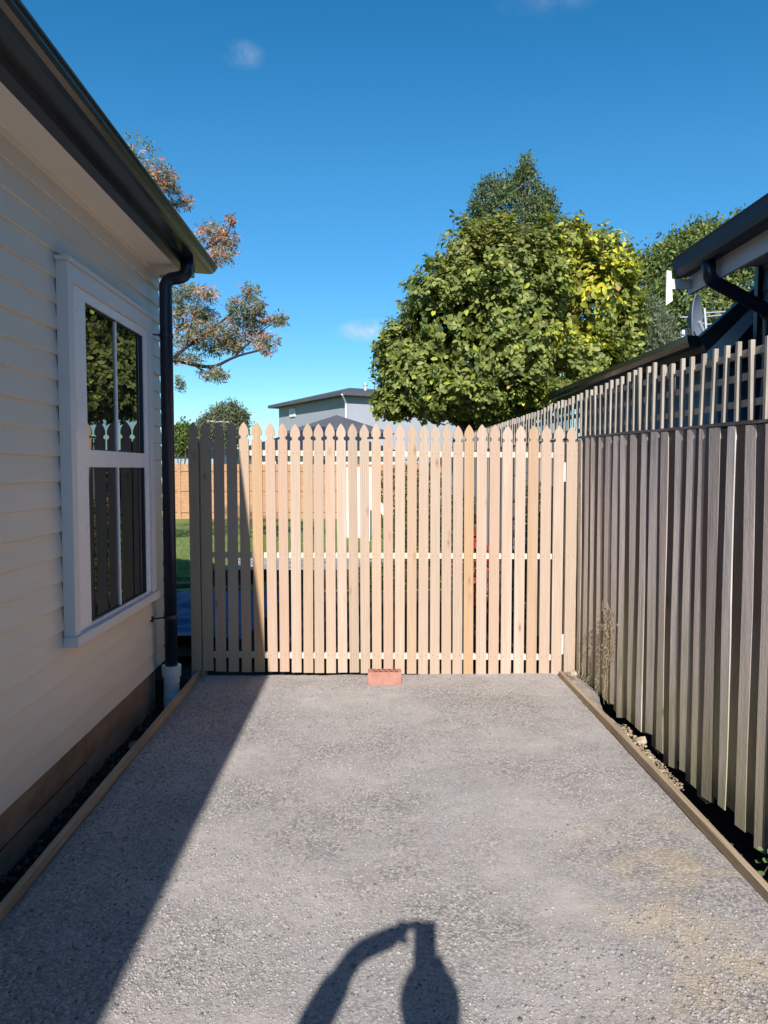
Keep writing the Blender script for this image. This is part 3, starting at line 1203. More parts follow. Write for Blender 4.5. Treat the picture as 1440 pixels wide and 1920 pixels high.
# rails behind and top edge
mb = MB()
for z in (0.35, 1.0, 1.58):
    mb.bar((fenceX(-3) + 0.065, -3, z), (fenceX(12.4) + 0.065, 12.4, z), 0.035, 0.09)
mb.build('fence_rail', M['capwood'], fence)
mb = MB()
ysn = np.arange(-3.0, 12.5, 0.12)
b = 0
for k, yy in enumerate(ysn):
    h = 0.004 * rf.random()
    zt_ = top_z(yy) + 0.001
    mb.v += [(fenceX(yy) + 0.004, yy, zt_), (fenceX(yy) + 0.05, yy, zt_), (fenceX(yy) + 0.05, yy, zt_ + 0.013 + h), (fenceX(yy) + 0.004 - h, yy, zt_ + 0.012 + h)]
for i in range(len(ysn) - 1):
    for k in range(4):
        k2 = (k + 1) % 4
        mb.f.append((i * 4 + k, i * 4 + k2, (i + 1) * 4 + k2, (i + 1) * 4 + k))
mb.f += [(3, 2, 1, 0), tuple(4 * (len(ysn) - 1) + k for k in range(4))]
mb.build('top_rail', M['capwood'], fence)

# trellis on top: square slats with three long rails behind them
tr = MB()


def ttop(y):
    return 2.045 + 0.012 * sin(y * 2.0) if y < 4.15 else (2.09 - 0.025 * (y - 4.2) if y < 7 else 2.02 - 0.01 * (y - 7))


for (dz) in (0.10, 0.215, 0.315):
    for (ya, yb) in ((-3, 4.05), (4.1, 12.4)):
        for s in range(12):
            a = ya + (yb - ya) * s / 12
            c = ya + (yb - ya) * (s + 1) / 12
            tr.bar((fenceX(a) + 0.038, a, 1.715 + dz - 0.03), (fenceX(c) + 0.038, c, 1.715 + dz - 0.03), 0.016, 0.03)
trellis = tr.build('trellis', M['slat'], fence, loc=(fenceX(4), 4, 1.75))
# double slats with blocks, where two trellis panels meet
st = MB()
for yy in (4.22, 4.12):
    st.bar((fenceX(yy) + 0.055, yy, 1.70), (fenceX(yy) + 0.055, yy, 2.06), 0.045, 0.02, up=(1, 0, 0))
st.build('trellis_stile', M['slat'], trellis)
yy = -2.9
rest = MB()
while yy < 12.3:
    if yy < 4.15:
        pitch = 0.113
    elif yy < 4.5:
        pitch = 0.09
    else:
        pitch = 0.105
    w = 0.021
    lean = rf.uniform(-0.012, 0.012)
    zt_ = ttop(yy) + rf.uniform(-0.008, 0.008)
    own = 2.8 < yy < 10.0
    t = MB() if own else rest
    t.bar((fenceX(yy) + 0.020, yy, top_z(yy) - 0.12 + 0.13), (fenceX(yy) + 0.020 + rf.uniform(-.004, .004), yy + lean, zt_), w, 0.019, up=(1, 0, 0))
    if own:
        t.build('trellis_slat', M['slat'], trellis, loc=(fenceX(yy), yy, 1.8))
    yy += pitch + rf.uniform(-0.004, 0.004)
o = rest.build('slat_run', M['slat'], trellis)
o['kind'] = 'stuff'

# concrete haunch and rubble in the strip between edging and fence, far end
mb = MB()
ysn = np.linspace(4.05, 5.5, 26)
for i, yy in enumerate(ysn):
    wr = 0.105 * np.clip((yy - 3.95) / 1.1, 0.15, 1) + 0.012 * sin(yy * 9) + rf.uniform(-.005, .005)
    h = 0.005 + 0.012 * sin(yy * 5) + rf.uniform(-.004, .004)
    mb.v += [(1.4215, yy, -0.16), (1.4215, yy, h + 0.012), (1.4215 + wr * 0.5, yy, h + 0.016), (1.4215 + wr, yy, h - 0.01), (1.4215 + wr + 0.012, yy, -0.16)]
for i in range(len(ysn) - 1):
    for k in range(4):
        mb.f.append((i * 5 + k, i * 5 + k + 1, (i + 1) * 5 + k + 1, (i + 1) * 5 + k))
mb.f.append((0, 1, 2, 3, 4))
mb.f.append(tuple((len(ysn) - 1) * 5 + k for k in range(5)))
o = mb.build('path_edge', M['haunch'], smooth=False)
tag(o, kind='structure')


def rock(loc, r, seed, sq=(1, 1, 0.6), sub_=2):
    rr = random.Random(seed)
    bm = bmesh.new()
    bmesh.ops.create_icosphere(bm, subdivisions=sub_, radius=1)
    for v in bm.verts:
        c = v.co
        f = 1 + 0.22 * sin(c.x * 3.1 + seed) * cos(c.y * 2.7 + seed * 2) + rr.uniform(-0.14, 0.14)
        v.co = Vector((c.x * sq[0], c.y * sq[1], c.z * sq[2])) * f * r
    bmesh.ops.rotate(bm, verts=bm.verts, cent=(0, 0, 0), matrix=Matrix.Rotation(rr.uniform(0, 6), 3, 'Z'))
    me = bpy.data.meshes.new('stone')
    bm.to_mesh(me)
    bm.free()
    o = link('stone', me, M['stone'])
    o.location = loc
    return o


rocks = [((1.492, 4.10, 0.012), 0.032, (1.1, 1.0, 0.8), 'largest buff lump of rubble beside the timber edging and fence'),
         ((1.455, 4.22, 0.008), 0.018, (1.6, .8, .5), 'flat buff stone flake just behind the largest lump by the edging'),
         ((1.455, 3.88, 0.004), 0.020, (1.2, 1.0, .55), 'small buff rubble piece in front of the largest lump by the edging'),
         ((1.450, 3.72, -0.008), 0.026, (1.0, 1.3, .55), 'nearest buff rubble lump in the dark strip by the edging'),
         ((1.470, 5.40, 0.035), 0.034, (1, 1, .9), 'rounded pinkish stone beside the foot of the right gate post')]
for k, (p, r, sq, lb) in enumerate(rocks):
    tag(rock(p, r, k + 3, sq), lb, 'stone', 'rubble stones beside the fence')
# finer crumbs there
n = 500
Y = RNG.uniform(3.5, 4.4, n)
X = 1.425 + 0.07 * RNG.random(n) + 0.02 * (Y - 3.6)
P = np.stack([X, Y, np.full(n, -0.012) + 0.015 * RNG.random(n) + 0.02 * np.clip(Y - 3.9, 0, 0.3)], -1)
bc = np.array([[0.40, 0.30, 0.20]]) * RNG.uniform(0.5, 1.3, (n, 1))
o = chips('rubble_crumbs', M['chips'], P, 0.003 + 0.010 * RNG.random(n) ** 2, bc, (0.5, 0.9))
tag(o, 'crumbs of buff rubble along the timber edging near the fence', 'rubble', kind='stuff')
# clods in both dark strips
n = 2600
side = RNG.random(n) < 0.5
Y = RNG.uniform(1.2, 5.45, n)
X = np.where(side, RNG.uniform(-1.49, -1.26, n), 1.43 + RNG.random(n) * 0.16)
Zc = np.where(side, -0.16, -0.15)
cc = np.array([[0.055, 0.040, 0.034]]) * RNG.uniform(0.5, 2.2, (n, 1))
o = chips('soil_clods', M['chips'], np.stack([X, Y, Zc + 0.01 * RNG.random(n)], -1), 0.004 + 0.014 * RNG.random(n) ** 2.5, cc, (0.5, 0.9))
tag(o, 'dark earth clods in the narrow strips beside the driveway', 'soil', kind='stuff')
# terracotta shard by the house
p = onZ(112, 1542, -0.12)
p.x = -1.335
o = rock((-1.34, onZ(112, 1542, -0.12).y, -0.115), 0.03, 44, (1.6, .8, .6))
o.name = 'clay_shard'
o.data.materials.clear()
o.data.materials.append(M['brick'])
tag(o, 'broken red clay shard in the dark gap under the house wall', 'clay shard')
o = rock((-1.33, 4.42, -0.10), 0.045, 45, (1.2, 1.4, .5))
o.data.materials.clear()
o.data.materials.append(M['found'])
tag(o, 'grey concrete lump in the dark gap between house foundation and edging', 'stone')

# ------------------------------------------------------------------ foliage
def leaves(P, D, Nn, L, Wd, cols, kind='big'):
    """P base points, D leaf axis, Nn leaf normal, L lengths, Wd widths -> vertices, faces, colours"""
    n = len(P)
    D = D / np.linalg.norm(D, axis=1, keepdims=True)
    S = np.cross(D, Nn)
    S /= np.maximum(np.linalg.norm(S, axis=1, keepdims=True), 1e-6)
    U = np.cross(S, D)
    L = L[:, None]
    Wd = Wd[:, None]
    if kind == 'big':
        # base, l1, l2, tip, r2, r1, m1, m2
        pts = [P,
               P + D * L * .38 + S * Wd * .42 + U * Wd * .12,
               P + D * L * .72 + S * Wd * .46 + U * Wd * .06 - U * L * .05,
               P + D * L - U * L * .16,
               P + D * L * .72 - S * Wd * .46 + U * Wd * .06 - U * L * .05,
               P + D * L * .38 - S * Wd * .42 + U * Wd * .12,
               P + D * L * .38 - U * Wd * .03,
               P + D * L * .72 - U * Wd * .05 - U * L * .05]
        Vt = np.stack(pts, 1)
        k = 8
        off = (np.arange(n) * k)[:, None]
        tri = np.concatenate([off + np.array([t]) for t in ([0, 6, 1], [0, 5, 6], [7, 3, 2], [7, 4, 3])])
        quad = np.concatenate([off + np.array([t]) for t in ([6, 7, 2, 1], [5, 4, 7, 6])])
        return Vt.reshape(-1, 3), [tri, quad], np.repeat(cols, k, 0)
    pts = [P, P + D * L * .5 + S * Wd * .5, P + D * L - U * L * .1, P + D * L * .5 - S * Wd * .5]
    Vt = np.stack(pts, 1)
    off = (np.arange(n) * 4)[:, None]
    tri = np.concatenate([off + np.array([[0, 1, 2]]), off + np.array([[0, 2, 3]])])
    return Vt.reshape(-1, 3), [tri], np.repeat(cols, 4, 0)


def unit(a):
    return a / np.maximum(np.linalg.norm(a, axis=-1, keepdims=True), 1e-9)


def sph(n):
    return unit(RNG.normal(size=(n, 3)))


def pick(pal, w, n):
    pal = np.array(pal)
    return pal[RNG.choice(len(pal), n, p=np.array(w) / sum(w))]


def shell_points(ells, n, depth=0.18, bias=None):
    """points near the outer surface of a union of ellipsoids (c, r); returns points and outward normals"""
    C = np.array([e[0] for e in ells])
    Rr = np.array([e[1] for e in ells])
    area = Rr[:, 0] * Rr[:, 1] + Rr[:, 0] * Rr[:, 2] + Rr[:, 1] * Rr[:, 2]
    out, nor = [], []
    tot = 0
    while tot < n:
        m_ = n * 3
        e = RNG.choice(len(ells), m_, p=area / area.sum())
        d = sph(m_)
        rad = 1 - depth * RNG.random(m_) ** 1.3
        lump = 1 + 0.10 * np.sin(d[:, 0] * 7 + e * 2.1) * np.cos(d[:, 2] * 8 + e) + 0.05 * np.sin(d[:, 1] * 13 + e) + 0.09 * np.sin(d[:, 0] * 17 + e) * np.sin(d[:, 2] * 19 + e * 3)
        P = C[e] + d * Rr[e] * (rad * lump)[:, None]
        q = (((P[:, None, :] - C[None]) / Rr[None]) ** 2).sum(-1)
        q[np.arange(m_), e] = 9
        ok = q.min(1) > (1 - depth) ** 2 * 0.9
        nrm = unit(d / Rr[e])
        out.append(P[ok])
        nor.append(nrm[ok])
        tot += ok.sum()
    return np.concatenate(out)[:n], np.concatenate(nor)[:n]


def ell(u, v, ru, rv, Y, ry=None):
    c = onY(u, v, Y)
    s = Y / F
    return ((c.x, c.y, c.z), (ru * s, (ry if ry is not None else ru * s), rv * s))


def limb(mb, a, b, r0, r1, bend=0.12, n=6, seed=0):
    rr = random.Random(seed)
    a = Vector(a)
    b = Vector(b)
    L = (b - a).length
    off = Vector((rr.uniform(-1, 1), rr.uniform(-1, 1), rr.uniform(-.3, .8))) * L * bend
    pts = []
    for i in range(n + 1):
        t = i / n
        pts.append(a.lerp(b, t) + off * sin(pi * t) + Vector((rr.uniform(-1, 1), rr.uniform(-1, 1), rr.uniform(-1, 1))) * L * 0.012)
    mb.tube(pts, [r0 + (r1 - r0) * i / n for i in range(n + 1)], 7)
    return pts


def foliage(name, parts, mat, parent):
    Vs, tris, quads, Cs = [], [], [], []
    o_ = 0
    for V_, fs, C_ in parts:
        Vs.append(V_)
        Cs.append(C_)
        for f in fs:
            (tris if f.shape[1] == 3 else quads).append(f + o_)
        o_ += len(V_)
    fl = []
    if tris:
        fl.append(np.concatenate(tris))
    if quads:
        fl.append(np.concatenate(quads))
    return link(name, np_mesh(name, np.concatenate(Vs), fl, np.concatenate(Cs)), mat, parent)


def rosettes(tips, nrm, per, L, W, colf, up=0.35, droop=0.25):
    """per leaves around every shoot tip"""
    n = len(tips)
    ax = unit(nrm + np.array([0, 0, up]) + 0.45 * sph(n))
    ref = unit(np.cross(ax, sph(n)))
    bi = np.cross(ax, ref)
    out = []
    for k in range(per):
        a = 2 * pi * k / per * 1.0 + RNG.uniform(-.5, .5, n) + k * 0.7
        rad = ref * np.cos(a)[:, None] + bi * np.sin(a)[:, None]
        lift = RNG.uniform(0.1, 0.9, (n, 1))
        D = unit(rad + ax * lift - np.array([0, 0, droop]) + 0.15 * sph(n))
        Nn = unit(ax - D * (ax * D).sum(1, keepdims=True) + 0.25 * sph(n))
        base = tips - ax * RNG.uniform(0, 0.10, (n, 1))
        Lk = L * RNG.uniform(0.5, 1.25, n)
        Wk = Lk * W * RNG.uniform(0.85, 1.15, n)
        out.append(leaves(base, D, Nn, Lk, Wk, colf(base), 'big'))
    return out


# --- the big-leaved magnolia behind the gate
MY = 11.6
mag = [ell(945, 615, 165, 195, MY, 1.35), ell(1110, 560, 90, 125, MY + .1, 1.0), ell(790, 705, 92, 78, MY - .1, .85), ell(872, 500, 66, 82, MY, .8),
       ell(1010, 475, 110, 70, MY + .1, .9), ell(900, 745, 170, 55, MY, 1.2), ell(1080, 690, 110, 75, MY - .1, 1.0), ell(845, 600, 100, 120, MY - .2, 1.0),
       ell(745, 655, 48, 55, MY - .2, .5), ell(1165, 620, 42, 110, MY + .2, .6), ell(735, 755, 40, 35, MY - .2, .4), ell(1150, 495, 48, 50, MY, .5),
       ell(930, 445, 60, 45, MY + .1, .5), ell(1130, 725, 60, 50, MY, .6)]
magt = thing('magnolia_tree', 'large rounded tree with broad glossy green leaves turning yellow, behind the gate', 'tree', (1.75, MY, 0))
G1, G2, G3 = (0.165, 0.200, 0.045), (0.235, 0.265, 0.070), (0.095, 0.135, 0.038)
G4, Yl, Yg, Or = (0.28, 0.30, 0.08), (0.58, 0.50, 0.05), (0.40, 0.43, 0.06), (0.50, 0.28, 0.10)


def magcol(P):
    n = len(P)
    c = pick([G1, G2, G3, G4, Yg, Or], [4, 5, 2.5, 3, 0.5, 0.05], n)
    # yellow patches of the crown
    for (u, v, ru, rv, amt) in ((1120, 490, 105, 75, .62), (1060, 645, 75, 30, .62), (1030, 760, 80, 24, .4), (1130, 560, 80, 60, .35)):
        q = onY(u, v, MY)
        s = MY / F
        d = ((P[:, 0] - q.x) / (ru * s)) ** 2 + ((P[:, 2] - q.z) / (rv * s)) ** 2
        hit = (RNG.random(n) < amt * np.clip(1.3 - d, 0, 1)) & (P[:, 1] < MY + 0.3)
        c[hit] = pick([Yl, Yg, Or], [3, 5, .25], hit.sum())
    # bronzing of the upper left
    q = onY(900, 470, MY)
    d = np.abs(P[:, 2] - q.z) / 0.9 + np.abs(P[:, 0] - q.x) / 1.8
    hit = (RNG.random(n) < 0.45 * np.clip(1.2 - d, 0, 1))
    c[hit] = pick([(0.20, 0.19, 0.05), (0.24, 0.15, 0.05), (0.16, 0.18, 0.04)], [4, 1.4, 4], hit.sum())
    return c * RNG.uniform(0.7, 1.35, (n, 1))


tips, nr = shell_points(mag, 11500, 0.32)
# spare the hollows so that dark gaps stay between the leaf masses
gapn = vnoise(tips[:, 0] * 1.0 + 5, tips[:, 2] * 1.0 + tips[:, 1] * .7, 2.6)
kp = (gapn > 0.32)
tips, nr = tips[kp], nr[kp]
parts = rosettes(tips, nr, 7, 0.092, 0.54, magcol)
ins, nin = shell_points([(c, tuple(x * 0.72 for x in r)) for c, r in mag], 2600, 0.5)
parts += rosettes(ins, nin, 6, 0.12, 0.58, magcol)
# upright shoots breaking the outline
sh = [(1015, 420, 26), (960, 408, 18), (918, 430, 20), (842, 430, 24), (722, 600, 24), (700, 668, 14), (1160, 430, 22), (1120, 430, 24), (1208, 520, 16), (1195, 560, 12), (735, 590, 20), (762, 535, 40), (752, 562, 30), (852, 402, 35), (868, 398, 20), (1133, 412, 45), (1142, 425, 40), (1205, 468, 22), (708, 650, 20), (704, 700, 14), (892, 420, 18),
      (1098, 440, 22), (1178, 450, 20), (1060, 452, 14), (716, 628, 22), (1192, 500, 18), (826, 455, 16), (772, 575, 24)]
stt, stn = [], []
twigs = MB()
for (u, v, ln) in sh:
    yy = MY + random.uniform(-.3, .3)
    a = onY(u, v, yy)
    b = onY(u + random.uniform(-14, 14), v + ln + 25, yy)
    MB().tube([a, (a + b) / 2 + Vector((.01, 0, 0)), b], [0.004, 0.006, 0.009], 5).build('shoot', M['bark'], magt)
    for t in np.linspace(0, 1, max(2, int(ln / 9))):
        q = a.lerp(b, float(t))
        stt.append(q[:])
        stn.append((random.uniform(-.4, .4), random.uniform(-.4, .4), 1))
parts += rosettes(np.array(stt), unit(np.array(stn)), 6, 0.105, 0.5, magcol, up=0.8)
foliage('crown', parts, M['leaf_big'], magt)
tk = MB()
base = Vector((onY(893, 780, MY + .1).x, MY + .1, -0.05))
fork = Vector((base.x + .02, MY + .1, 1.9))
limb(tk, base, fork, 0.12, 0.10, 0.02, 5, 1)
for k, (c, r) in enumerate(mag):
    limb(tk, fork + Vector((0, 0, random.uniform(-.3, .1))), Vector(c), 0.05, 0.015, 0.10, 6, k + 5)
    for j in range(4):
        d = sph(1)[0] * np.array(r) * 0.85
        limb(tk, Vector(c), Vector(c) + Vector(d), 0.016, 0.006, 0.1, 4, k * 9 + j)
tk.v += []
tko = tk.build('trunk', M['bark'], magt, smooth=True)


# --- generic tree of small leaves
def small_tree(name, label, cat, base, ells, nl, L, W, pal, wts, trunk_r=0.12, mat='leaf', bark='bark', depth=0.35, droop=0.0, group=None, jit=0.06, fork_z=None, up=0.0, tuft=7):
    root = thing(name, label, cat, tuple(base), group)
    nt = nl // tuft
    P, Nn = shell_points(ells, nt, depth)
    gapn_ = vnoise(P[:, 0] * 1.3 + P[:, 1], P[:, 2] * 1.5, 1.6)
    P, Nn = P[gapn_ > 0.15], Nn[gapn_ > 0.15]
    P = np.repeat(P, tuft, 0) + RNG.normal(size=(len(P) * tuft, 3)) * jit
    Nn = np.repeat(Nn, tuft, 0)
    n_ = len(P)
    D = unit(Nn * 0.5 + sph(n_) + np.array([0, 0, up - droop]))
    C_ = pick(pal, wts, n_) * RNG.uniform(0.75, 1.3, (n_, 1))
    Lk = L * RNG.uniform(0.6, 1.3, n_)
    foliage('crown', [leaves(P, D, unit(Nn + 0.8 * sph(n_)), Lk, Lk * W, C_, 'small')], M[mat], root)
    tk_ = MB()
    b0 = Vector(base)
    cz = np.mean([e[0][2] for e in ells])
    cx = np.mean([e[0][0] for e in ells])
    cy = np.mean([e[0][1] for e in ells])
    fz = fork_z if fork_z is not None else b0.z + (cz - b0.z) * 0.45
    fk = Vector((b0.x + (cx - b0.x) * .3, b0.y + (cy - b0.y) * .3, fz))
    limb(tk_, b0, fk, trunk_r, trunk_r * .7, 0.03, 5, 3)
    for k, (c, r) in enumerate(ells):
        limb(tk_, fk, Vector(c), trunk_r * .5, trunk_r * .15, 0.08, 5, k + 50)
        for j in range(3):
            d = sph(1)[0] * np.array(r) * 0.8
            limb(tk_, Vector(c), Vector(c) + Vector(d), trunk_r * .15, trunk_r * .05, 0.1, 4, k * 7 + j)
    tk_.build('trunk', M[bark], root, smooth=True)
    return root


DG = [(0.06, 0.09, 0.03), (0.09, 0.13, 0.045), (0.14, 0.17, 0.07), (0.19, 0.21, 0.09)]
small_tree('evergreen_tree', 'dark narrow evergreen rising in a spire behind the broad-leaved tree', 'tree', (onY(960, 700, 15).x, 15.0, -0.05),
           [ell(955, 425, 75, 95, 15), ell(925, 385, 38, 45, 15, .5), ell(985, 360, 26, 48, 15, .35), ell(985, 322, 9, 24, 15, .12), ell(1022, 405, 20, 42, 15, .3),
            ell(1070, 450, 30, 32, 15, .4), ell(960, 560, 110, 120, 15), ell(910, 365, 10, 22, 15, .15), ell(1030, 372, 8, 14, 15, .12), ell(985, 303, 6, 8, 15, .1)],
           36000, 0.075, 0.42, DG, [3, 4, 3, 1.5], 0.14, jit=0.05, up=0.5)
small_tree('olive_shrub', 'greyish silver-leaved tree between the broad-leaved tree and the blue house', 'tree', (onY(1215, 700, 14).x, 14.0, -0.05),
           [ell(1215, 640, 48, 75, 14), ell(1240, 690, 50, 45, 14), ell(1200, 590, 26, 38, 14, .4)],
           13000, 0.09, 0.22, [(0.16, 0.19, 0.12), (0.22, 0.25, 0.17), (0.10, 0.13, 0.07)], [3, 2, 3], 0.09, jit=0.05, up=0.7)
small_tree('broadleaf_tree', 'tall green tree rising behind the roof of the blue house', 'tree', (onY(1330, 700, 21).x, 21.0, -0.05),
           [ell(1320, 482, 85, 52, 21), ell(1255, 510, 55, 55, 21), ell(1380, 550, 80, 85, 21), ell(1290, 590, 100, 90, 21), ell(1205, 560, 50, 80, 21), ell(1330, 436, 34, 22, 21, .5), ell(1290, 452, 24, 16, 21, .4),
            ell(1410, 470, 60, 45, 21), ell(1386, 404, 7, 8, 21, .1), ell(1250, 690, 110, 70, 21), ell(1420, 650, 80, 90, 21)],
           60000, 0.12, 0.5, [(0.10, 0.14, 0.035), (0.15, 0.19, 0.05), (0.22, 0.25, 0.08), (0.06, 0.09, 0.03)], [3, 4, 2.4, 2], 0.22, jit=0.10)
small_tree('round_tree', 'distant round olive-green tree above the two left pickets of the gate', 'tree', (onY(425, 800, 45).x, 45.0, -0.05),
           [ell(428, 795, 34, 38, 45), ell(398, 805, 26, 28, 45), ell(372, 815, 20, 16, 45), ell(445, 790, 14, 22, 45)],
           16000, 0.22, 0.3, [(0.13, 0.15, 0.08), (0.18, 0.19, 0.11), (0.08, 0.10, 0.05)], [3, 3, 2], 0.3, droop=0.6, jit=0.15)
small_tree('garden_shrub', 'leafy green shrub between the downpipe and the first picket, beyond the lawn', 'shrub', (onY(338, 850, 24.5).x, 24.5, -0.05),
           [ell(340, 828, 14, 26, 24.5), ell(332, 812, 10, 14, 24.5, .2), ell(345, 800, 5, 10, 24.5, .12), ell(352, 822, 12, 18, 24.5, .3)],
           2600, 0.11, 0.5, [(0.06, 0.10, 0.02), (0.12, 0.17, 0.04), (0.20, 0.22, 0.05)], [3, 3, 2], 0.05, jit=0.06)

# --- autumn tree reaching out from behind the house
AY = 12.5
aut = thing('autumn_tree', 'open-branched tree with reddening narrow leaves reaching out past the house gutter', 'tree', (-5.0, AY, -0.05))
clus = [(300, 330, 26, 20, .45), (318, 352, 20, 14, .4), (338, 380, 22, 12, .8), (395, 438, 32, 18, .65), (420, 455, 26, 22, .85), (432, 410, 10, 8, .9), (410, 480, 26, 14, .7),
        (345, 552, 30, 22, .12), (385, 550, 22, 12, .6), (365, 585, 28, 16, .25), (340, 612, 26, 14, .7), (375, 622, 30, 18, .4), (415, 618, 28, 16, .5), (450, 600, 30, 16, .3),
        (468, 548, 18, 14, .25), (445, 572, 22, 14, .2), (482, 575, 16, 12, .35), (525, 598, 14, 12, .25), (505, 600, 18, 9, .75), (470, 622, 26, 18, .45), (500, 645, 22, 20, .8),
        (345, 640, 22, 12, .3), (400, 650, 34, 16, .15), (440, 645, 24, 14, .25), (355, 672, 24, 8, .1), (395, 700, 22, 12, .12), (410, 705, 14, 8, .1), (335, 720, 8, 14, .05), (330, 668, 14, 12, .2),
        (330, 580, 16, 16, .15), (425, 640, 20, 20, .3), (385, 590, 24, 14, .3), (470, 590, 20, 14, .25),
        # behind the roof, out of the photograph
        (200, 380, 70, 60, .5), (120, 480, 80, 60, .3), (230, 520, 70, 60, .2), (100, 600, 70, 60, .2), (210, 640, 80, 50, .2), (250, 300, 50, 36, .4), (150, 300, 60, 40, .5)]
AP, AD, AN, AC, AL = [], [], [], [], []
fork = onY(250, 690, AY)
tk = MB()
limb(tk, (-5.0, AY, -0.05), onY(140, 760, AY), 0.2, 0.16, 0.03, 5, 2)
limb(tk, onY(140, 760, AY), fork, 0.12, 0.07, 0.05, 5, 2)
fork2 = onY(200, 520, AY)
limb(tk, onY(140, 760, AY), fork2, 0.11, 0.06, 0.05, 5, 4)


def path(pl, r0, r1):
    P_ = [onY(u, v, AY + dy) for u, v, dy in pl]
    tk.tube(arc(P_, 0.4, 3), list(np.linspace(r0, r1, len(arc(P_, 0.4, 3)))), 6)


path([(250, 690, 0), (325, 672, -.1), (362, 684, 0), (400, 690, .1), (440, 668, 0), (495, 655, -.1), (512, 645, 0)], 0.045, 0.009)
path([(325, 672, -.1), (350, 650, 0), (380, 630, .1), (420, 600, 0), (450, 572, 0), (472, 545, 0)], 0.03, 0.006)
path([(400, 690, .1), (412, 700, 0), (405, 712, 0)], 0.012, 0.004)
path([(362, 684, 0), (400, 705, 0), (420, 708, 0)], 0.016, 0.004)
path([(440, 668, 0), (470, 640, 0), (500, 612, 0), (530, 600, 0)], 0.016, 0.005)
path([(350, 650, 0), (360, 600, 0), (372, 575, .1), (360, 548, 0)], 0.015, 0.004)
path([(200, 520, 0), (300, 505, 0), (380, 470, 0), (430, 440, 0), (434, 405, 0)], 0.04, 0.005)
path([(200, 520, 0), (270, 420, 0), (320, 385, 0), (345, 380, 0)], 0.04, 0.006)
path([(200, 520, 0), (265, 380, 0), (300, 325, 0), (290, 312, 0)], 0.04, 0.005)
for (u, v, ru, rv, red) in clus:
    hid = u < 260
    dens = 1.0
    s = AY / F
    n_ = int(ru * rv * (0.10 if hid else 0.24)) + 12
    dy = random.uniform(-.35, .35)
    c = onY(u, v, AY + dy)
    nt_ = n_
    off = sph(nt_) * (RNG.random((nt_, 1)) ** 0.4) * 1.15 * np.array([ru * s, min(0.5, ru * s), rv * s])
    tp = np.array(c[:]) + off
    k = 5
    P_ = np.repeat(tp, k, 0) + RNG.normal(size=(nt_ * k, 3)) * 0.018
    D_ = unit(sph(nt_ * k) + np.array([0.35, 0, -0.35]))
    AP.append(P_)
    AD.append(D_)
    AN.append(sph(nt_ * k))
    gr = pick([(0.15, 0.175, 0.09), (0.21, 0.225, 0.12), (0.09, 0.12, 0.07), (0.28, 0.27, 0.16)], [3, 3, 2, 2], nt_ * k)
    rd = pick([(0.56, 0.22, 0.17), (0.58, 0.32, 0.24), (0.54, 0.32, 0.13), (0.42, 0.18, 0.17)], [3, 3, 2, 2], nt_ * k)
    tr_ = np.repeat(RNG.random(nt_) < red * 0.72, k)
    AC.append(np.where(tr_[:, None], rd, gr))
    if not hid:
        for j in range(max(2, int(ru * rv / 120))):
            q = tp[RNG.integers(nt_)]
            limb(tk, c, Vector(q), 0.0045, 0.002, 0.15, 3, j)
AP, AD, AN, AC = map(np.concatenate, (AP, AD, AN, AC))
n_ = len(AP)
Lk = 0.075 * RNG.uniform(0.6, 1.3, n_)
foliage('crown', [leaves(AP, AD, AN, Lk, Lk * 0.24, AC * RNG.uniform(.8, 1.25, (n_, 1)), 'small')], M['leaf'], aut)
tk.build('trunk', M['darkbark'], aut, smooth=True)

# ------------------------------------------------------------------ yard beyond the gate
def flat(name, x0, x1, y0, y1, z, mat, nx=30, ny=30, amp=0.02, s=2.0, kind='structure'):
    V_, F_ = grid(np.linspace(x0, x1, nx), np.linspace(y0, y1, ny), lambda X, Y: z + amp * (vnoise(X, Y, s) - 0.5))
    o_ = link(name, np_mesh(name, V_, [F_], smooth=True), M[mat])
    if kind:
        tag(o_, kind=kind)
    return o_


flat('lawn', -16, 6, 9.2, 23.5, 0.03, 'lawn', 60, 60, 0.03)
flat('garden_path', -2.1, 1.2, 10.35, 12.5, 0.055, 'pale', 30, 30, 0.03, 4)
flat('garden_bed', -2.6, 4.4, 5.95, 10.35, 0.035, 'ground', 50, 50, 0.05, 3)
flat('far_grass', -120, 120, 23.6, 260, 0.0, 'lawn', 30, 30, 0.0)
# blades on the lawn that is seen past the pickets
n = 26000
X = RNG.uniform(-6.2, 1.5, n)
Y = 10 + 8 * RNG.random(n) ** 1.2
ok = ~((X > -2.15) & (X < 1.25) & (Y < 12.55))
X, Y = X[ok], Y[ok]
n = len(X)
P = np.stack([X, Y, np.full(n, 0.02)], -1)
D = unit(np.array([0, 0, 1.0]) + 0.5 * sph(n))
Lk = RNG.uniform(0.03, 0.08, n)
Cg = pick([(0.14, 0.19, 0.05), (0.20, 0.26, 0.08), (0.30, 0.33, 0.13)], [3, 3, 1], n)
V_, f_, c_ = leaves(P, D, sph(n), Lk, np.full(n, 0.008), Cg, 'small')
o = link('grass', np_mesh('grass', V_, f_, c_), M['leaf'])
tag(o, 'short green lawn grass beyond the picket gate', 'grass', kind='stuff')

# blue tarp
def tarp_h(X, Y):
    return 0.065 + 0.05 * vnoise(X, Y, 2.2) + 0.035 * vnoise(X + 5, Y, 6) + 0.03 * np.abs(np.sin(X * 1.3 + Y * 3.2))


V_, F_ = grid(np.linspace(-3.4, -0.98, 60), np.linspace(6.25, 8.6, 60), tarp_h)
V_[:, 0] += 0.12 * (vnoise(V_[:, 1], V_[:, 0], 1.5) - .5)
o = link('tarpaulin', np_mesh('tarpaulin', V_, [F_], smooth=True), M['tarp'])
tag(o, 'crumpled blue tarpaulin lying in the shade behind the left pickets', 'tarpaulin')
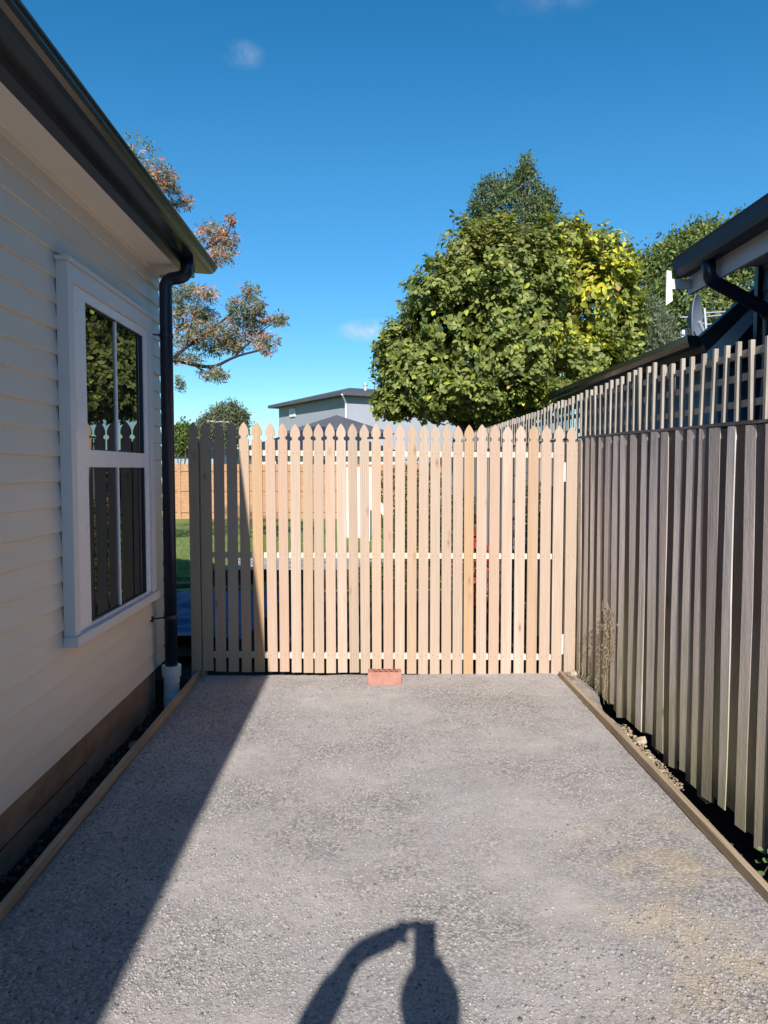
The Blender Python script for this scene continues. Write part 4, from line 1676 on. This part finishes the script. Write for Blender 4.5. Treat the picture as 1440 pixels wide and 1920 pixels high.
# dark timber edge of the bed
o = MB().bar((-2.2, 10.28, 0.08), (1.0, 10.28, 0.08), 0.05, 0.14).build('edging_board', M['brownboard'])
tag(o, 'dark brown timber board edging the bare bed beyond the gate', 'edging board')

# orange timber fence at the end of the lawn
BY = 22.9
ft = onY(400, 869, BY).z
bf = thing('timber_fence', 'orange-brown timber fence with horizontal joints at the far end of the lawn', 'fence', (-5, BY, 0))
lv = [onY(400, v, BY).z for v in (885, 922, 962)]
zz = [0.0] + sorted(lv) + [ft]
mb = MB()
for k in range(4):
    mb.box(-16, 5, BY, BY + 0.025, zz[k] + 0.02, zz[k + 1] - 0.02)
mb.box(-16, 5, BY + 0.03, BY + 0.04, 0, ft - 0.02)
mb.build('boards', M['orange'], bf)
for x in np.arange(-16, 5.1, 2.6):
    MB().box(x - 0.05, x + 0.05, BY - 0.03, BY - 0.001, 0, ft + 0.01).build('post', M['orange'], bf)

# white board with leaf shadow and a leaning white strut, mid lawn
wb = thing('garden_screen', 'tall white screen standing on the lawn, seen between the middle pickets', 'screen', (-.2, 16.4, 0))
a = onY(650, 1008, 16.4)
b = onY(699, 876, 16.4)
MB().box(a.x, b.x, 16.4, 16.45, 0.03, b.z).build('board', M['white'], wb, bevel=0.004)
for x in (a.x + .05, b.x - .05):
    MB().bar((x, 16.46, b.z - .1), (x, 16.95, 0.03), 0.04, 0.03).build('strut', M['white'], wb)
a = onY(690, 925, 15.6)
b = onY(790, 1036, 15.6)
o = MB().bar(a, b, 0.05, 0.14, up=(0, 0, 1)).build('plank', M['white'])
tag(o, 'long white plank leaning down to the right behind the middle pickets', 'plank')
o2 = MB().bar((a.x, 15.66, 0.02), (a.x, 15.66, a.z + .05), 0.08, 0.08, up=(1, 0, 0)).build('garden_stake', M['white'])
tag(o2, 'short white garden stake that holds up the leaning white plank', 'stake')

# shrubs and bedding seen between the right-hand pickets
GB = [(0.06, 0.09, 0.025), (0.11, 0.14, 0.04), (0.17, 0.15, 0.08), (0.10, 0.07, 0.04)]
small_tree('garden_shrub', 'brown-green scrubby shrub behind the middle right pickets under the big tree', 'shrub', (0.75, 10.6, 0),
           [((0.8, 10.6, 0.55), (0.55, 0.4, 0.5)), ((1.15, 9.8, 0.7), (0.3, 0.5, 0.55))], 6000, 0.06, 0.5, GB, [3, 2, 3, 3], 0.03, jit=0.05, fork_z=0.2)
small_tree('garden_shrub', 'low green shrub on the bare bed behind the centre pickets', 'shrub', (0.25, 9.3, 0),
           [((0.2, 9.3, 0.22), (0.30, 0.3, 0.22))], 1800, 0.05, 0.5, GB, [3, 3, 1, 1], 0.02, jit=0.04, fork_z=0.1)
small_tree('flowering_shrub', 'small shrub with red flowers against the fence behind the right pickets', 'shrub', (1.12, 8.3, 0),
           [((1.12, 8.3, 0.45), (0.17, 0.25, 0.40))], 2200, 0.05, 0.6, [(0.45, 0.04, 0.05), (0.06, 0.10, 0.03), (0.50, 0.10, 0.10)], [3, 2, 1], 0.02, jit=0.03, fork_z=0.15)
small_tree('climbing_plant', 'sparse climbing plant on the fence just past the gate, right side', 'climber', (1.36, 7.0, 0),
           [((1.38, 7.0, 0.7), (0.06, 0.35, 0.65)), ((1.40, 6.4, 1.1), (0.05, 0.25, 0.35))], 1500, 0.05, 0.5, GB, [2, 2, 2, 3], 0.015, jit=0.03, fork_z=0.3)
small_tree('garden_hedge', 'dense dark green hedge at the far right end of the garden', 'hedge', (2.6, 19.0, 0),
           [((2.2, 19.0, 0.9), (1.6, .8, 1.1)), ((4.6, 19.0, 1.1), (1.6, .8, 1.2)), ((0.6, 19.3, .7), (.8, .6, .8))], 12000, 0.10, 0.5, GB, [4, 3, 1, 1], 0.06, jit=0.08, fork_z=0.4)

# bungalow and garage beyond the back fence
def house_box(name, label, cat, x0, x1, y0, y1, ze, zr, wall, roofmat='roofm', over=0.4, wins=()):
    r_ = thing(name, label, cat, ((x0 + x1) / 2, y0, 0))
    MB().box(x0, x1, y0, y1, 0, ze).build('wall', M[wall], r_)
    ym_ = (y0 + y1) / 2
    q = MB()
    h_ = (y1 - y0) / 2
    vs = [(x0 - over, y0 - over, ze), (x1 + over, y0 - over, ze), (x1 + over, y1 + over, ze), (x0 - over, y1 + over, ze), (x0 + h_ * .8, ym_, zr), (x1 - h_ * .8, ym_, zr)]
    q.add(vs, [(0, 1, 5, 4), (2, 3, 4, 5), (1, 2, 5), (3, 0, 4), (3, 2, 1, 0)])
    q.build('roof', M[roofmat], r_)
    MB().bar((x0 - over, y0 - over - .06, ze), (x1 + over, y0 - over - .06, ze), 0.11, 0.12).build('gutter', M['steel'], r_)
    for (wa, wb_, za, zb_) in wins:
        fo = MB().box(wa, wb_, y0 - 0.05, y0 - 0.002, za, zb_).build('window', M['white'], r_, loc=((wa + wb_) / 2, y0, za))
        MB().box(wa + .07, wb_ - .07, y0 - 0.06, y0 - 0.051, za + .07, zb_ - .07).build('pane', M['glass'], fo)
    return r_


YB_ = 34
X_ = lambda u, Y: onY(u, 880, Y).x
Zv = lambda v, Y: onY(600, v, Y).z
house_box('bungalow', 'low white bungalow with dark grey roof behind the orange fence', 'house', X_(440, YB_), X_(740, YB_), YB_, YB_ + 8, Zv(850, YB_), Zv(800, YB_ + 4), 'whitewall',
          wins=[(X_(462, YB_), X_(485, YB_), .9, 2.0), (X_(515, YB_), X_(540, YB_), .9, 2.0), (X_(580, YB_), X_(622, YB_), .9, 2.0), (X_(655, YB_), X_(690, YB_), .9, 2.0)])
house_box('garage', 'pale blue-grey garage with flat dark roof seen beside the downpipe', 'garage', X_(285, 30), X_(402, 30), 30, 35, Zv(842, 30), Zv(828, 32.5), 'bluegreywall')

# two-storey grey house
th = thing('two_storey_house', 'grey two-storey house with dark hipped roof and metal flue in the distance', 'house', (-1.4, 50, 0))
A = Vector((-1.39, 50, 0))
Bv = Vector((-6.9, 60, 0))
dAB = (Bv - A)
per = Vector((dAB.y, -dAB.x, 0)).normalized()
if per.x < 0:
    per = -per
Cc = A + per * 16
Dd = Bv + per * 16
ez = onY(650, 742, 50).z
foot = [A, Cc, Dd, Bv]
mb = MB()
mb.prism_z([(p.x, p.y) for p in foot], 0, ez)
mb.build('wall', M['greywall'], th)
ov = 0.65
dn = dAB.normalized()
A2, B2, C2, D2 = A - dn * ov - per * ov, Bv + dn * ov - per * ov, Cc - dn * ov + per * ov, Dd + dn * ov + per * ov
zap = onY(655, 727, 56.5).z
r1 = (A + Bv) / 2 + per * 3.2
r2 = (Cc + Dd) / 2 - per * 4.5
q = MB()
e0, e1 = ez - 0.02, ez + 0.2
vs = [(p.x, p.y, e0) for p in (A2, C2, D2, B2)] + [(p.x, p.y, e1) for p in (A2, C2, D2, B2)] + [(r1.x, r1.y, zap), (r2.x, r2.y, zap)]
q.add(vs, [(3, 2, 1, 0), (0, 1, 5, 4), (1, 2, 6, 5), (2, 3, 7, 6), (3, 0, 4, 7), (4, 5, 9, 8), (5, 6, 9), (6, 7, 8, 9), (7, 4, 8)])
M['farroof'] = plain('grey_roof_tiles', (0.095, 0.098, 0.11), 0.7, 0.2, 0.12, 1)
rf_o = q.build('roof', M['farroof'], th)
fl = onY(685, 735, 54)
MB().tube([(fl.x, fl.y, fl.z - .4), (fl.x, fl.y, onY(685, 722, 54).z)], 0.12, 12).tube([(fl.x, fl.y, onY(685, 723, 54).z), (fl.x, fl.y, onY(685, 718, 54).z)], 0.19, 12).build('flue', M['metal'], rf_o)
# small upstairs window on the left wall
t0 = 0.72
wp = A.lerp(Bv, 0.715)
wq = A.lerp(Bv, 0.80)
wzt, wzb = onY(553, 766, 57.3).z, onY(553, 781, 57.3).z
w_ = MB()
off = -per * 0.05
w_.bar(Vector((wp.x, wp.y, (wzt + wzb) / 2)) + off, Vector((wq.x, wq.y, (wzt + wzb) / 2)) + off, 0.10, wzt - wzb)
wo_ = w_.build('window', M['white'], th)
w_ = MB()
off = -per * 0.11
wp2, wq2 = A.lerp(Bv, 0.727), A.lerp(Bv, 0.788)
w_.bar(Vector((wp2.x, wp2.y, (wzt + wzb) / 2 + .1)) + off, Vector((wq2.x, wq2.y, (wzt + wzb) / 2 + .1)) + off, 0.02, (wzt - wzb) * .72)
w_.build('pane', M['glass'], wo_)
pc = A - per * 0.08 - dn * 0.08
MB().tube(arc([A2 + Vector((0, 0, ez)), Vector((pc.x, pc.y, ez - .5)), Vector((pc.x, pc.y, 0))], .2), 0.06, 8).build('downpipe', M['white'], th)
# lower hipped wing
lw = thing('garden_wing', 'low wing with dark hipped roof in front of the grey two-storey house', 'house', (-1.9, 46, 0))
cx_, cy_ = onY(632, 880, 47).x, 47
za = onY(632, 779, 47).z
le = onY(632, 812, 43.5).z
MB().box(cx_ - 2.6, cx_ + 2.9, cy_ - 2.7, cy_ + 1.2, 0, le).build('wall', M['greywall'], lw)
MB().add([(cx_ - 3.1, cy_ - 3.2, le), (cx_ + 3.4, cy_ - 3.2, le), (cx_ + 3.4, cy_ + 1.5, le), (cx_ - 3.1, cy_ + 1.5, le), (cx_, cy_ - .4, za)],
         [(0, 1, 4), (1, 2, 4), (2, 3, 4), (3, 0, 4), (3, 2, 1, 0)]).build('roof', M['farroof'], lw)

# clothes line frame
cp = thing('clothes_line', 'pale thin clothes line arm level with the tops of the left pickets', 'clothes line', (onY(407, 800, 18).x, 18, 0))
a, b = onY(388, 789.5, 18), onY(429, 791.5, 18)
MB().tube([a, b], 0.014, 6).build('arm', M['white'], cp)
MB().tube([((a.x + b.x) / 2, 18, 0), ((a.x + b.x) / 2, 18, a.z)], 0.022, 8).build('pole', M['metal'], cp)

# ------------------------------------------------------------------ blue neighbour's house on the right
nb = thing('blue_house', 'slate-blue weatherboard house with dark gutters beyond the paling fence', 'house', (4, 3, 0))
NXF = 2.30
NYE = 5.55
zf0 = CAMZ + 0.544 * NXF
zf1 = CAMZ + 0.655 * NXF
# outer fascia (white paint), end return
MB().box(NXF, NXF + 0.025, -6, NYE, zf0, zf0 + 0.32).build('fascia', M['greytrim'], nb)
ea, eb = onY(1249, 572, 5.48), onY(1261, 507, 5.48)
q = MB().add([(ea.x, 5.48, ea.z), (eb.x + .005, 5.48, ea.z + .03), (eb.x - .008, 5.48, eb.z - .005), (ea.x, 5.48, eb.z)] + [(ea.x, 5.50, ea.z), (eb.x + .005, 5.50, ea.z + .03), (eb.x - .008, 5.50, eb.z - .005), (ea.x, 5.50, eb.z)], [(0, 1, 2, 3), (7, 6, 5, 4), (0, 4, 5, 1), (1, 5, 6, 2), (2, 6, 7, 3), (3, 7, 4, 0)])
q.build('fascia_end', M['white'], nb)
q = MB().box(ea.x + .01, NXF - .002, 5.501, 5.52, zf0 + .03, zf0 + .10).build('end_bracket', M['greytrim'], nb)
gx = NXF - 0.13
gz1 = CAMZ + 0.686 * gx
gz0 = CAMZ + 0.615 * (gx + .02)
gp = [(NXF - 0.001, gz0 + .03), (gx + 0.035, gz0 + 0.01), (gx + 0.012, gz0 + 0.028), (gx + 0.004, gz0 + 0.055), (gx, gz1 - .012), (gx - 0.006, gz1), (gx + .008, gz1 + .002), (NXF - 0.001, gz1 + 0.03)]
MB().prism_y(gp, -6, NYE - 0.03).build('gutter', M['steelmatt'], nb)
rt_ = MB().prism_y([(gx + .03, gz1 + .03), (5.2, gz1 + 1.3), (8.4, gz1 - .1), (8.4, gz1 - .16), (5.2, gz1 + 1.2), (gx + .03, gz1 - .02)], -6, NYE + 0.0).build('roof', M['roofm'], nb)
NWX = 2.78
MB().box(NXF + .026, NWX + .05, -6, NYE - .04, zf0 + 0.19, zf0 + 0.20).build('soffit', M['greytrim'], nb)
# beam strip under the soffit
MB().box(NXF + .10, NXF + .15, -6, NYE - .3, zf0 + 0.09, zf0 + 0.189).build('beam', M['greytrim'], nb)


def boards_y(mb_, x, y0, y1, z0, z1, h=0.15):
    z = z0
    while z < z1 - 0.01:
        mb_.prism_y([(x, z), (x + 0.012, z + h), (x + 0.04, z + h), (x + 0.04, z)], y0, y1)
        z += h


nwy = onX(1427, 600, NWX).y
w_ = MB()
boards_y(w_, NWX, -6, nwy, -0.1, zf0 + 0.18)
w_.build('wall', M['blue'], nb)
MB().box(NWX - 0.03, NWX + 0.06, nwy - 0.001, nwy + 0.05, -0.1, zf0 + .18).build('corner_board', M['steel'], nb)
MB().box(NWX + 0.05, 8, -6, nwy, -0.1, zf0 + .18).build('wall_core', M['blue'], nb)
# downpipe elbow
dpts = [onY(1327, 492, 4.9), onY(1327, 512, 4.9)]
gpx = NXF - 0.06
y_ = onX(1329, 495, gpx).y
y2 = y_ + 0.0
pz = onX(1329, 520, gpx).z
pts = arc([(gpx, y_, gz0 + .03), (gpx, y_, pz - .01), (NWX - 0.07, y_ + .1, pz - 0.20), (NWX - 0.07, y_ + .1, 0)], 0.08)
MB().tube(pts, 0.045, 14).build('downpipe', M['steel'], nb, smooth=True)
# lower rear wing: eave at lz, raked barge board
LY0, LX = 5.86, 2.56
le0 = CAMZ + 0.372 * LX
le1 = CAMZ + 0.402 * LX
rk = onY(1410, 545, LY0)
sl = (rk.z - le1) / (rk.x - LX)
Lfar = 10.5
rise = 1.4
top = [(LX - .02, le1), (LX + rise, le1 + sl * rise)]
# roof slab
q = MB()
n0, n1 = 0.0, 0.10
q.prism_y([(LX - .03, le1 - .02), (LX + .42, le1 + sl * .42), (LX + .42, le1 + sl * .42 - .12), (LX + .02, le1 - .13)], LY0, LY0 + .10)
q.prism_y([(LX - .03, le1 - .021), (LX + 2.4, le1 + .62), (LX + 4.0, le1 + .1), (LX + 4, le1 - .14), (LX + .02, le1 - .131)], LY0 + .101, Lfar)
q.build('rear_roof', M['roofm'], nb)
q = MB()
bw = 0.11
q.prism_y([(LX + .02, le1 - .14), (LX + .42, le1 + sl * .42 - .13), (LX + .42, le1 + sl * .42 - .13 - bw), (LX + .09, le1 - .14 - bw)], LY0 + .002, LY0 + .03)
q.build('barge_board', M['bluetrim'], nb)
MB().prism_y([(LX - .09, le0 - .01), (LX - .02, le0 - .015), (LX - .02, le1 - 0.005), (LX - .11, le1), (LX - .105, le0 + .03)], LY0 + .05, Lfar).build('rear_gutter', M['steelgreen'], nb)
w_ = MB()
boards_y(w_, LX + .35, LY0 + .55, Lfar, -0.1, le0 + .15)
w_.build('rear_wall', M['blue'], nb)
# gable wall facing the camera, with board ledges
gw = MB()
z = -0.1
while z < 3.15:
    xl = LX + 0.35 if z < le0 else LX + 0.02 + (z - (le1 - .3)) / sl * .9
    if xl < 4.6:
        gw.add([(xl, LY0 + .50, z), (6, LY0 + .50, z), (6, LY0 + .515, z + .15), (xl, LY0 + .515, z + .15), (xl, LY0 + .55, z), (6, LY0 + .55, z), (6, LY0 + .55, z + .15), (xl, LY0 + .55, z + .15)],
               [(0, 1, 2, 3), (0, 4, 5, 1), (3, 2, 6, 7), (0, 3, 7, 4), (4, 7, 6, 5)])
    z += 0.15
gw.build('gable_wall', M['blue'], nb)

# satellite dish and TV aerial on the rear roof
dc = onY(1311, 603, 8.2)
dish = thing('satellite_dish', 'grey satellite dish seen edge-on above the rear roof of the blue house', 'satellite dish', (dc.x, 8.2, dc.z - .25))
bm = bmesh.new()
bmesh.ops.create_uvsphere(bm, u_segments=28, v_segments=28, radius=0.62)
bmesh.ops.delete(bm, geom=[v for v in bm.verts if v.co.z > -0.49], context='VERTS')
for v in bm.verts:
    v.co.z += 0.5
bmesh.ops.solidify(bm, geom=bm.faces[:], thickness=0.012)
me = bpy.data.meshes.new('reflector')
bm.to_mesh(me)
bm.free()
s_ = 0.30 / 0.38
me.transform(Matrix.Translation(dc) @ Matrix.Rotation(radians(10), 4, 'Y') @ Matrix.Rotation(radians(-34), 4, 'Z') @ Matrix.Rotation(radians(82), 4, 'Y') @ Matrix.Scale(s_ * 1.12, 4))
M['dish'] = plain('grey_dish', (0.13, 0.16, 0.20), 0.6, 0.3, 0.05, 4)
link('reflector', me, M['dish'], dish)
MB().tube([dc, dc + Vector((0.08, 0.05, -0.12)), dc + Vector((0.09, .05, -.7))], 0.02, 8).tube([dc + Vector((0, 0, -.2)), dc + Vector((-.22, -.05, -.13))], 0.008, 6).build('mount', M['metal'], dish)
q0 = onY(1282, 632, 8.2)
MB().box(q0.x - .03, q0.x + .03, 8.17, 8.23, q0.z - .1, q0.z + .07).build('receiver', M['white'], dish)
ac = onY(1322, 590, 9.0)
ant = thing('tv_aerial', 'thin pale television aerial with cross rods beside the satellite dish', 'aerial', (ac.x, 9.0, ac.z - .5))
MB().tube([onY(1321, 578, 9.0), onY(1327, 660, 9.0)], 0.014, 8).build('mast', M['metal'], ant)
for (u0, v0, u1, v1) in ((1275, 595, 1305, 594), (1320, 587, 1362, 584), (1322, 594, 1358, 590), (1322, 609, 1344, 606), (1322, 616, 1338, 613), (1300, 608, 1326, 606)):
    MB().tube([onY(u0, v0, 9.0), onY(u1, v1, 9.02)], 0.008, 6).build('rod', M['metal'], ant)
o = MB().tube([onY(1261, 656, 8.0), onY(1280, 632, 8.0)], 0.009, 6).build('roof_stay', M['white'])
tag(o, 'thin white rod slanting up from the rear roof left of the satellite dish', 'rod')

# ------------------------------------------------------------------ dry plants by the right fence
def stems(name, label, cat, base, mb_, leafs=None, mat='dry'):
    r_ = thing(name, label, cat, base)
    mb_.build('stem', M[mat], r_)
    if leafs:
        foliage('foliage', leafs, M['leaf'], r_)
    return r_


rv = random.Random(9)
yv = onX(1138, 1165, fenceX(4.8) - .02).y
mb = MB()
pp = []
for k in range(6):
    y0_ = yv + rv.uniform(-.1, .1)
    z0_ = rv.uniform(-.05, .2)
    pts = [Vector((fenceX(y0_) - 0.012, y0_, z0_))]
    for j in range(7):
        l_ = pts[-1]
        yy = l_.y + rv.uniform(-.045, .035) + (yv - l_.y) * .15
        pts.append(Vector((fenceX(yy) - rv.uniform(.008, .045), yy, l_.z + rv.uniform(.05, .10))))
    mb.tube(pts, 0.0014, 5)
    pp += pts[3:]
n = 260
src = np.array([p[:] for p in pp])
P = src[RNG.integers(len(src), size=n)] + RNG.normal(size=(n, 3)) * np.array([0.010, 0.035, 0.05])
P[:, 0] = np.minimum(P[:, 0], fenceX(yv) - 0.006)
P = P[P[:, 2] < 0.62]
n = len(P)
C_ = pick([(0.26, 0.19, 0.11), (0.19, 0.135, 0.08), (0.15, 0.13, 0.07), (0.34, 0.27, 0.18)], [3, 3, 1, 2], n)
lf = [leaves(P, unit(sph(n) + np.array([-.3, 0, -.3])), sph(n), RNG.uniform(.012, .024, n), RNG.uniform(.007, .013, n), C_, 'small')]
stems('dry_climber', 'withered brown climber clinging to the paling fence near the gate', 'plant', (fenceX(yv) - .03, yv, 0), mb, lf)
mb = MB()
bs = onX(1088, 1262, 1.50)
for k in range(16):
    a = Vector((1.49 + rv.uniform(-.03, .02), bs.y + rv.uniform(-.12, .06), -0.05))
    d = Vector((rv.uniform(-.6, .5), rv.uniform(-.6, .3), 1)).normalized()
    L = rv.uniform(.08, .24)
    mb.tube([a, a + d * L * .6, a + d * L + Vector((rv.uniform(-.05, .05), rv.uniform(-.05, .05), -.02))], [0.0025, 0.002, 0.001], 5)
stems('dead_weed', 'pale dead weed stalks in the corner where gate post meets paling fence', 'weed', (1.49, bs.y, -0.05), mb)
mb = MB()
for k in range(9):
    yy = rv.uniform(4.6, 5.3)
    a = Vector((1.50 + rv.uniform(-.02, .03), yy, -0.12 + rv.uniform(0, .02)))
    b_ = a + Vector((rv.uniform(-.05, .05), rv.uniform(-.10, .10), rv.uniform(.0, .04)))
    mb.tube([a, (a + b_) / 2 + Vector((0, 0, .02)), b_], [0.003, 0.002, 0.001], 5)
stems('dead_twigs', 'dry pale twigs lying in the dark gap at the foot of the fence', 'twigs', (1.5, 5, -0.1), mb)
# ivy leaf at the right edge
g0 = onX(1452, 1592, 1.57)
mb = MB()
pts = [Vector((1.57, g0.y + .1, -0.14)), Vector((1.555, g0.y + .02, -0.05)), Vector((1.55, g0.y - .03, 0.0)), Vector((1.55, g0.y - .10, 0.03))]
mb.tube(pts, 0.003, 5)
P = np.array([(1.56, g0.y + .03, -0.02), (1.55, g0.y - .02, 0.02), (1.55, g0.y + .05, -0.08), (1.56, g0.y - .08, 0.04), (1.55, g0.y + .0, -0.10), (1.56, g0.y + .08, -.06), (1.55, g0.y - .06, -.04), (1.56, g0.y + .06, 0.0)])
n = len(P)
D = unit(np.array([-.6, -.2, .2]) + .6 * sph(n))
lf = [leaves(P, D, unit(np.array([-.5, -.7, .8]) + .3 * sph(n)), RNG.uniform(.022, .034, n), RNG.uniform(.022, .03, n), np.tile(np.array([[0.13, 0.20, 0.06]]), (n, 1)) * RNG.uniform(.7, 1.3, (n, 1)), 'big')]
stems('ivy_sprig', 'small green leafy sprig at the foot of the fence, right edge of the picture', 'plant', (1.55, g0.y, -.1), mb, lf)

# ------------------------------------------------------------------ the photographer, behind the camera
LR = (LDIR.x / -LDIR.z, LDIR.y / -LDIR.z)


def from_shadow(u, v, Y):
    """point in the plane y=Y whose shadow falls on the gravel at pixel (u,v)"""
    g_ = onZ(u, v, 0)
    z = (g_.y - Y) / LR[1]
    return Vector((g_.x - LR[0] * z, Y, z))


def skin(name, verts, edges, radii, mat, parent, subd=2, root=0):
    me = bpy.data.meshes.new(name)
    me.from_pydata([tuple(v) for v in verts], edges, [])
    o_ = bpy.data.objects.new(name, me)
    COL.objects.link(o_)
    sk = o_.modifiers.new('skin', 'SKIN')
    sv = me.skin_vertices[0].data
    for i, r in enumerate(radii):
        sv[i].radius = r if hasattr(r, '__len__') else (r, r)
        sv[i].use_root = (i == root)
    sk.use_smooth_shade = True
    ss = o_.modifiers.new('sub', 'SUBSURF')
    ss.levels = subd
    ss.render_levels = subd
    me.materials.append(mat)
    if parent:
        o_.parent = parent
        o_.location = -Vector(parent.location)
    return o_


M['skin'] = plain('skin', (0.55, 0.36, 0.27), 0.5, 0.3, 0.05, 10)
M['navy'] = plain('navy_cloth', (0.03, 0.04, 0.08), 0.9, 0.1, 0.1, 20)
M['denim'] = plain('denim_cloth', (0.06, 0.08, 0.14), 0.9, 0.1, 0.1, 20)
M['hair'] = plain('brown_hair', (0.05, 0.03, 0.02), 0.6, 0.3, 0.2, 30)
per_ = thing('person', 'person in navy top standing behind the camera, holding a phone up at eye height', 'person', (0, -0.42, 0))
PYB = -0.40
head = from_shadow(806, 1908, -0.34)
neck = Vector((head.x, PYB, head.z - 0.17))
chest = Vector((head.x, PYB - .02, head.z - 0.36))
pelv = Vector((head.x, PYB - .02, 0.86))
shL = Vector((head.x - 0.18, PYB, head.z - 0.25))
shR = Vector((head.x + 0.18, PYB, head.z - 0.25))
wrL = from_shadow(665, 1790, -0.10)
haL = from_shadow(728, 1754, -0.05)
elL = from_shadow(572, 1945, -0.24)
fiL = [from_shadow(748, 1728, -0.03), from_shadow(792, 1728, -0.022)]
haR = from_shadow(808, 1800, -0.03)
wrR = from_shadow(800, 1850, -0.07)
elR = Vector((head.x + 0.12, -0.28, 1.12))
vs = [pelv, chest, neck, head, head + Vector((0, .01, .085)),
      shL, elL, wrL, haL,
      shR, elR, wrR, haR,
      pelv + Vector((-.1, 0, -.05)), pelv + Vector((-.11, .02, -.42)), pelv + Vector((-.12, -.02, -.80)), Vector((pelv.x - .12, PYB + .12, 0.04)),
      pelv + Vector((.1, 0, -.05)), pelv + Vector((.11, .02, -.42)), pelv + Vector((.12, -.02, -.80)), Vector((pelv.x + .12, PYB + .12, 0.04))]
es = [(0, 1), (1, 2), (2, 3), (3, 4), (1, 5), (5, 6), (6, 7), (7, 8), (1, 9), (9, 10), (10, 11), (11, 12), (0, 13), (13, 14), (14, 15), (15, 16), (0, 17), (17, 18), (18, 19), (19, 20)]
ra = [(.15, .11), (.15, .11), .055, (.078, .095), (.062, .075), .055, .042, .033, .040, .055, .042, .030, .036, .08, .055, .04, .035, .08, .055, .04, .035]
b0 = len(vs)
# fingers of the left hand reaching the top of the phone, thumb below
for tip, r in ((fiL[1], .0125), (from_shadow(786, 1733, -0.022), .012), (from_shadow(776, 1734, -0.03), .011), (from_shadow(768, 1731, -0.035), .010), (from_shadow(766, 1768, -0.03), .011)):
    mid = haL.lerp(tip, 0.55) + Vector((0, 0, .006))
    i = len(vs)
    vs += [mid, tip]
    es += [(8, i), (i, i + 1)]
    ra += [r * 1.1, r]
for tip in (from_shadow(783, 1806, -0.02), from_shadow(829, 1797, -0.02), from_shadow(832, 1806, -0.03), from_shadow(834, 1816, -0.03)):
    mid = haR.lerp(tip, 0.6) + Vector((0, 0.01, 0))
    i = len(vs)
    vs += [mid, tip]
    es += [(12, i), (i, i + 1)]
    ra += [.010, .009]
skin('body', vs, es, ra, M['skin'], per_)
skin('jumper', [pelv + Vector((0, 0, .02)), chest, neck + Vector((0, 0, -.08)), shL, elL, elL.lerp(wrL, .8), shR, elR, elR.lerp(wrR, .8)],
     [(0, 1), (1, 2), (1, 3), (3, 4), (4, 5), (1, 6), (6, 7), (7, 8)], [(.175, .13), (.175, .135), .07, .07, .056, .043, .07, .056, .043], M['navy'], per_)
skin('trousers', [pelv + Vector((0, 0, .04))] + [vs[i] for i in (13, 14, 15, 17, 18, 19)], [(0, 1), (1, 2), (2, 3), (0, 4), (4, 5), (5, 6)],
     [(.16, .12), .095, .07, .055, .095, .07, .055], M['denim'], per_)
hm = bmesh.new()
bmesh.ops.create_icosphere(hm, subdivisions=3, radius=1)
bmesh.ops.delete(hm, geom=[v for v in hm.verts if v.co.z < -0.1 and v.co.y > -0.2], context='VERTS')
me = bpy.data.meshes.new('hair')
hm.to_mesh(me)
hm.free()
me.transform(Matrix.Translation(head + Vector((0, -.01, .035))) @ Matrix.Diagonal((.088, .108, .108, 1)))
link('hair', me, M['hair'], per_)
ph = thing('phone', 'dark phone held upright just behind the camera lens', 'phone', (0, -0.012, 1.45))
pT = from_shadow(797, 1727, -0.018)
MB().box(pT.x - .037, pT.x + .037, -0.024, -0.015, pT.z - .152, pT.z).build('body', M['steel'], ph, bevel=0.003)
